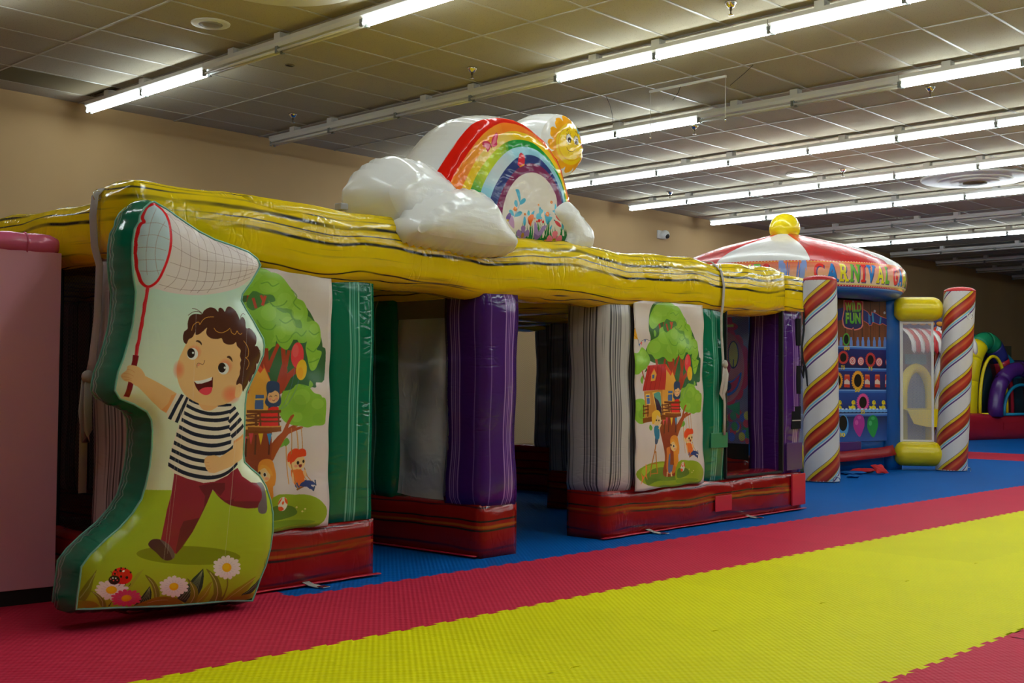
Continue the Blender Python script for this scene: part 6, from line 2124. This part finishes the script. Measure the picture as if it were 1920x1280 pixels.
bp('corner_post', 1.66, 1.90, -.05, .26, 0, 2.26, M_BLUEV, .03, 203)
bx('purple_step', .0, 1.15, -.05, .02, .20, .385, M_PURV)
vs, fs, uv = [], [], []
for i in range(21):
    s_ = i / 20
    for q, (ww, zz) in enumerate(((-.15, .15), (-.12, .21), (-.09, .275))):
        vs.append((.02 + s_ * 1.66, ww - .012 * math.sin(s_ * 7), zz + (.07 * max(0, s_ - .6) ** 2 * 6) + .008 * math.sin(s_ * 11)))
for i in range(20):
    for q in range(2):
        a = i * 3 + q
        fs.append((a, a + 3, a + 4, a + 1))
        uv += [(i * .08, q * .1), (i * .08 + .08, q * .1), (i * .08 + .08, q * .1 + .1), (i * .08, q * .1 + .1)]
o = mesh_obj('red_catch_flap', vs, fs, vinyl('dark_red_flap', (0.34, 0.008, 0.012), .3, .4), booth, True, uv)
o.location = tuple(PA)
o.rotation_euler = (0, 0, GF.a)
md = o.modifiers.new('s', 'SOLIDIFY')
md.thickness = .008
# candy pillars
def mat_candy():
    m, nt, b = nodes('candy_stripe_vinyl')
    setp(b, 0.3, 0.45, coat=.15)
    tc = nd(nt, 'ShaderNodeTexCoord')
    sp = nd(nt, 'ShaderNodeSeparateXYZ')
    nt.links.new(tc.outputs['UV'], sp.inputs[0])
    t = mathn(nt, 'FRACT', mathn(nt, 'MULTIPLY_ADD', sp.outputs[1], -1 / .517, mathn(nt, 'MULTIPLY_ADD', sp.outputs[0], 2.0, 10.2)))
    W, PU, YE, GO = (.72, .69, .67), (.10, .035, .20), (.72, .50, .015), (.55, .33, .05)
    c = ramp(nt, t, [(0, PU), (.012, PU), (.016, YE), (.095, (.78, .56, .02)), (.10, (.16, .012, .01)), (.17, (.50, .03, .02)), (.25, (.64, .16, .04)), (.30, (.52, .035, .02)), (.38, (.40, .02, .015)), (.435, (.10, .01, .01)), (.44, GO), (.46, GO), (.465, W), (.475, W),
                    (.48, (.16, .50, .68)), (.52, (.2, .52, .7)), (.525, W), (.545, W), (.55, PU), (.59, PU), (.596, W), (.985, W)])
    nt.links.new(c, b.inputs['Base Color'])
    crinkle(nt, b, mapping(nt, tc.outputs['UV'], (1.3, 1, 1)), .22)
    return m
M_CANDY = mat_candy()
for n_ in M_CANDY.node_tree.nodes:
    if n_.type == 'VALTORGB':
        n_.color_ramp.interpolation = 'LINEAR'
C1 = np.array([12.468, 6.862, 0.0])
C2 = np.array([15.39, 6.59, 0.0])
def candy(c, h, r, lean, nm):
    n, m = 40, 50
    vs, fs, uv = [], [], []
    for j in range(m + 1):
        z = .012 + (h - .012) * j / m
        rr_ = r * (1 + .006 * math.sin(j * 1.7))
        for k in range(n + 1):
            a = 2 * math.pi * k / n
            vs.append((c[0] + lean[0] * (z / h) + rr_ * math.cos(a), c[1] + lean[1] * (z / h) + rr_ * math.sin(a), z))
    for j in range(m):
        for k in range(n):
            q = j * (n + 1) + k
            fs.append((q, q + 1, q + n + 2, q + n + 1))
            uv += [(k / n, h * j / m), ((k + 1) / n, h * j / m), ((k + 1) / n, h * (j + 1) / m), (k / n, h * (j + 1) / m)]
    o = mesh_obj('candy_pillar', vs, fs, M_CANDY, booth, True, uv)
    o['label'] = nm
    cap = lathe('pillar_cap', [(r, h - .005), (r * .98, h + .02), (r * .8, h + .045), (r * .4, h + .062), (0, h + .066)], M_REDV, booth, 32, (c[0] + lean[0], c[1] + lean[1], 0))
    foot = lathe('pillar_foot', [(0, .012), (r * .9, .004), (r, .012), (r, .02)], M_WHTV, booth, 32, c)
    cap.parent = o
    foot.parent = o
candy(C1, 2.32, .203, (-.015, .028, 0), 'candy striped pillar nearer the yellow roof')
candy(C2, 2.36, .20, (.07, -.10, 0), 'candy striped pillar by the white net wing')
# wings: bolsters, net, border
M_WNET = netting('white_net', (0.62, 0.60, 0.62), 0.42, 0.016)
def wing(a, c, rc):
    d = c - a
    L = np.linalg.norm(d)
    e = d / L
    p0, p1 = a + e * .06, c - e * (rc * .55)
    for z in (2.13, .215):
        n, m = 24, 20
        pts = [p0 + (p1 - p0) * i / m + np.array([0, 0, z]) for i in range(m + 1)]
        LL_ = np.linalg.norm(p1 - p0)
        rr_ = [.163 * float(prof_fn(np.array([min(i, m - i) / m * LL_ + .03]), .16)[0]) for i in range(m + 1)]
        tube('yellow_bolster', pts, rr_, M_YELV, booth, n)
    q0, q1 = a + e * .14, c - e * (rc + .01)
    def net(name, s0, s1, z0, z1, mat, off=0.0):
        nn = np.array([-e[1], e[0], 0]) * off
        A_, B_ = q0 + (q1 - q0) * s0 + nn, q0 + (q1 - q0) * s1 + nn
        W = np.linalg.norm(B_ - A_)
        vs = [A_ + [0, 0, z0], B_ + [0, 0, z0], B_ + [0, 0, z1], A_ + [0, 0, z1]]
        return mesh_obj(name, vs, [(0, 1, 2, 3)], mat, booth, False, [(0, 0), (W, 0), (W, z1 - z0), (0, z1 - z0)])
    wn = net('white_net', 0, 1, .36, 1.98, M_WNET)
    for (s0, s1, z0, z1) in ((0, .09, .36, 1.98), (.93, 1, .36, 1.98), (.09, .93, .36, .40), (.09, .93, 1.94, 1.98)):
        net('net_border', s0, s1, z0, z1, M_WHTV, -.004).parent = wn
wing(PB, C2, .205)
wing(PA, C1, .203)
def booth_ring(loc, ax, r=.035):
    pts = []
    for t in np.linspace(0, 2 * math.pi, 14, endpoint=False):
        pts.append((loc[0] + ax[0] * r * math.cos(t), loc[1] + ax[1] * r * math.cos(t), loc[2] + r * 1.1 * math.sin(t)))
    tube('d_ring', pts, .005, M_CHROME, booth, 6, closed=True)
booth_ring((15.27, 6.28, 2.02), (.6, -.8))
booth_ring((12.36, 6.62, .03), (.7, -.7), .04)
booth_ring((15.40, 6.36, .02), (.7, -.7), .03)
ex = C1 + np.array([-.20, .10, 0])
tube('black_strap', [ex + [0, .02, 2.0], ex + [-.035, 0, 1.75], ex + [-.03, .03, 1.55], ex + [-.06, 0, 1.4], ex + [-.02, -.02, 1.28], ex + [.0, -.03, 1.1]], 0, M_BLACK, booth, 6, flat=(.02, .006))
tube('black_strap', [ex + [-.02, .03, 1.42], ex + [-.07, .02, 1.3], ex + [-.05, .0, 1.2], ex + [-.02, .01, 1.33]], 0, M_BLACK, booth, 6, flat=(.018, .006))

# ------------------------------------------------------------------ bean bags on the mats by the booth
def beanbag(name, label, p, sx, sy, h, rz, tilt, mat):
    n, m = 12, 12
    vs, fs, uv = [], [], []
    for side in (1, -1):
        b = len(vs)
        for j in range(m + 1):
            for i in range(n + 1):
                s_, t_ = i / n * 2 - 1, j / m * 2 - 1
                e = (1 - s_ ** 4) * (1 - t_ ** 4)
                pin = 1 - .10 * (1 - e) * (1 - abs(s_ * t_))
                vs.append((s_ * sx / 2 * pin, t_ * sy / 2 * pin, h / 2 + side * (h / 2) * math.sqrt(max(e, 0)) + .004 * math.sin(s_ * 6 + t_ * 5)))
        for j in range(m):
            for i in range(n):
                q = b + j * (n + 1) + i
                f = (q, q + 1, q + n + 2, q + n + 1)
                fs.append(f if side > 0 else f[::-1])
                u = [(i * .02, j * .02), (i * .02 + .02, j * .02), (i * .02 + .02, j * .02 + .02), (i * .02, j * .02 + .02)]
                uv += u if side > 0 else u[::-1]
    o = mesh_obj(name, vs, fs, mat, None, True, uv)
    o.location = (p[0], p[1], p[2] if len(p) > 2 else 0.004)
    o.rotation_euler = (tilt, 0, rz)
    tag(o, label, 'bean bag')
    return o
M_BAGR = plain('red_cloth', (0.55, 0.02, 0.025), .6, .2)
M_BAGB = plain('blue_cloth', (0.0, 0.10, 0.36), .6, .2)
def gp(px, py):
    q = on_plane(px, py, (0, 0, 0), np.array([0, 0, 1.0]))
    return q
q = gp(1618, 886)
beanbag('bean_bag', 'flat red bean bag lying under the booth, behind the tilted red one', (q[0], q[1]), .34, .26, .05, .2, 0, M_BAGR)
q = gp(1648, 889)
beanbag('bean_bag', 'square red bean bag tilted up on its edge before the booth', (q[0], q[1], .05), .17, .17, .045, -.5, .62, M_BAGR)
q = gp(1598, 889)
beanbag('bean_bag', 'longer blue bean bag beside the red ones on the blue mats', (q[0], q[1]), .32, .2, .035, -.3, 0, M_BAGB)
q = gp(1600, 895)
beanbag('bean_bag', 'small blue bean bag nearest the candy pillar foot', (q[0], q[1]), .17, .15, .03, .4, 0, M_BAGB)

# ------------------------------------------------------------------ striped awning stand seen through the white net
d_ = 20.3
r_ = ray(1748, 730)
r_ = r_ / np.hypot(r_[0], r_[1])
AF = Frame((r_[0] * d_ - .75 * .94, r_[1] * d_ + .75 * .33), -19.0)
st = thing('awning_stand', 'small game stand with red and white striped awning behind the net wing', 'stand', tuple(AF.pt(0, 0, 0)), AF.a)
box('header_board', 0.03, 1.43, -.02, .04, 2.02, 2.22, plain('header_blue', (0.05, 0.05, 0.16), .5), st, .01)
for k in range(7):
    bm = bmesh.new()
    bmesh.ops.create_uvsphere(bm, u_segments=10, v_segments=6, radius=.05)
    o = bm_obj('header_ornament', bm, plain('header_orange', (0.62, 0.26, 0.02), .5) if k == 0 else o.data.materials[0], st, True)
    o.scale = (1.6, .3, .8)
    o.location = (.14 + k * .19, -.025, 2.12)
for k in range(15):
    vs, fs = [], []
    x0, x1 = k * .097, (k + 1) * .097
    pr = [(-.02, 2.03), (-.12, 1.99), (-.22, 1.90), (-.28, 1.80), (-.29, 1.68)]
    for (w, z) in pr:
        vs += [(x0, w, z), ((x0 + x1) / 2, w - .012, z), (x1, w, z)]
    vs += [(x0 + .015, -.29, 1.65), ((x0 + x1) / 2, -.30, 1.625), (x1 - .015, -.29, 1.65)]
    for i in range(5):
        for q in range(2):
            a = i * 3 + q
            fs.append((a, a + 1, a + 4, a + 3))
    o = mesh_obj('awning_strip', vs, fs, M_REDV if k % 2 else M_WHTV, st)
    md = o.modifiers.new('s', 'SOLIDIFY')
    md.thickness = .008
box('back_wall', 0, 1.46, .10, .16, 0, 2.03, plain('stand_mauve', (0.22, 0.10, 0.14), .6), st, .01)
lathe('side_post', [(.06, 0), (.06, 2.05), (0, 2.08)], M_CANDY, st, 16, (.80, -.06, 0))
lathe('side_post', [(.06, 0), (.06, 2.05), (0, 2.08)], M_CANDY, st, 16, (1.40, -.06, 0))
pts = [(.42 - .30 * math.cos(t), .02, .95 + .45 * math.sin(t)) for t in np.linspace(0, math.pi, 20)]
tube('arch_frame', [(.12, .02, 0)] + pts + [(.72, .02, 0)], .075, M_YELV, st, 12)
box('arch_board', .16, .68, .06, .10, .1, 1.34, plain('arch_blue', (0.12, 0.16, 0.26), .5), st)
box('teal_board', .20, .66, .03, .055, 1.46, 1.62, plain('arch_teal', (0.06, 0.24, 0.34), .5), st, .01)
vs = [(.02, -.18, .74), (.78, -.18, .74), (.78, .02, .76), (.02, .02, .76), (.14, -.20, .52), (.40, -.21, .47), (.70, -.20, .46)]
o = mesh_obj('counter_cloth', vs, [(0, 1, 2, 3), (4, 5, 0), (5, 1, 0), (5, 6, 1)], M_YELV, st, False)
md = o.modifiers.new('s', 'SOLIDIFY')
md.thickness = .012

# ------------------------------------------------------------------ bounce course with arches at the far right
FF = Frame((24.54, 10.07), -13.9)
bc = thing('bounce_course', 'inflatable bounce course with coloured tunnel arches on a red base tube', 'inflatable', tuple(FF.pt(0, 0, 0)), FF.a)
M_TEAL = vinyl('teal_vinyl', (0.01, 0.25, 0.42), .26, .35)
M_NAVY = vinyl('navy_vinyl', (0.02, 0.025, 0.18), .26, .35)
M_GRNV = vinyl('bright_green_vinyl', (0.01, 0.24, 0.10), .26, .35)
M_CRIM = vinyl('crimson_vinyl', (0.42, 0.015, 0.03), .26, .45)
puff('base_tube', 6.0, .5, .50, M_CRIM, bc, (-1.6, 0, 0.01), .05, .08, 301)
box('base_patch', 1.0, 1.6, -.058, -.05, .20, .36, M_CRIM, bc, .004)
def arch(name, u0, hw, zt, zb, r, w, mats, seg, hoff=0.0):
    """standing tube arch; mats given per angular piece from the right foot over the top to the left foot"""
    n = len(mats)
    tot = [(0.0, 0)]
    for k, m in enumerate(mats):
        a0, a1 = math.pi * k / n, math.pi * (k + 1) / n
        pts = []
        for t in np.linspace(a0, a1, seg):
            pts.append((u0 + hw * math.cos(t), w, zb + (zt - zb) * max(0, math.sin(t)) ** .8))
        tube(name, pts, r, m, bc, 16)
arch('tunnel_arch', .90, .64, 2.08, .48, .21, .30, [M_CRIM, M_CRIM, M_NAVY, M_GRNV, M_GRNV, M_YELV, M_YELV, M_YELV], 6)
arch('tunnel_arch', .86, .64, 2.10, .48, .21, .75, [M_CRIM, M_NAVY, M_TEAL, M_TEAL], 8)
pts = [(.88 + .46 * math.cos(t), .10, .50 + 1.26 * max(0, math.sin(t)) ** .75) for t in np.linspace(0, math.pi, 30)]
tube('arch_trim', pts, .035, M_YELV, bc, 8)
tube('arch_trim', [(.42, .10, .53), (1.34, .10, .53)], .03, M_YELV, bc, 8)
arch('tunnel_arch', 1.66, .84, 1.50, .48, .16, .02, [M_PURV] * 4, 8)
pts = [(1.66 + .62 * math.cos(t), -.04, .50 + .66 * max(0, math.sin(t)) ** .8) for t in np.linspace(0, math.pi, 30)]
tube('arch_trim', pts, .035, M_TEAL, bc, 8)
tube('arch_trim', [(1.04, -.04, .53), (2.28, -.04, .53)], .03, M_TEAL, bc, 8)
def panel(name, u0, u1, w, z0, z1, mat):
    return mesh_obj(name, [(u0, w, z0), (u1, w, z0), (u1, w, z1), (u0, w, z1)], [(0, 1, 2, 3)], mat, bc, False, [(0, 0), (u1 - u0, 0), (u1 - u0, z1 - z0), (0, z1 - z0)])
panel('net_panel', .40, 1.4, .28, .48, 1.75, M_NETSIDE)
panel('net_panel', 1.0, 2.4, .10, .48, 1.3, M_NETSIDE)
panel('inner_wall', -1.4, 4.2, 1.6, 0.3, 1.75, plain('course_dark', (0.02, 0.025, 0.05), .6))
puff('inner_bolster', .34, .34, 1.0, M_YELV, bc, (-.05, .75, .45), .05, .08, 305)
puff('inner_bolster', .34, .34, 1.0, M_YELV, bc, (.95, .65, .45), .05, .08, 306)
pts = [(1.75 + .62 * math.cos(t), .55, .5 + 1.25 * max(0, math.sin(t)) ** .8) for t in np.linspace(0, math.pi, 18)]
tube('rear_arch', pts, .14, M_TEAL, bc, 12)
pts = [(1.05 + .75 * math.cos(t), 2.0, .5 + 1.62 * max(0, math.sin(t)) ** .7) for t in np.linspace(0, math.pi, 18)]
tube('rear_arch', pts, .20, M_PURV, bc, 12)
pts = [(2.3 + .9 * math.cos(t), 1.9, .5 + 1.66 * max(0, math.sin(t)) ** .6) for t in np.linspace(0, math.pi, 18)]
tube('rear_arch', pts, .12, vinyl('dark_green_vinyl', (0.02, 0.09, 0.03), .3, .3), bc, 12)
panel('rear_net', 1.45, 4.2, 1.95, .5, 2.1, vinyl('olive_wall', (0.05, 0.055, 0.03), .5, .3))
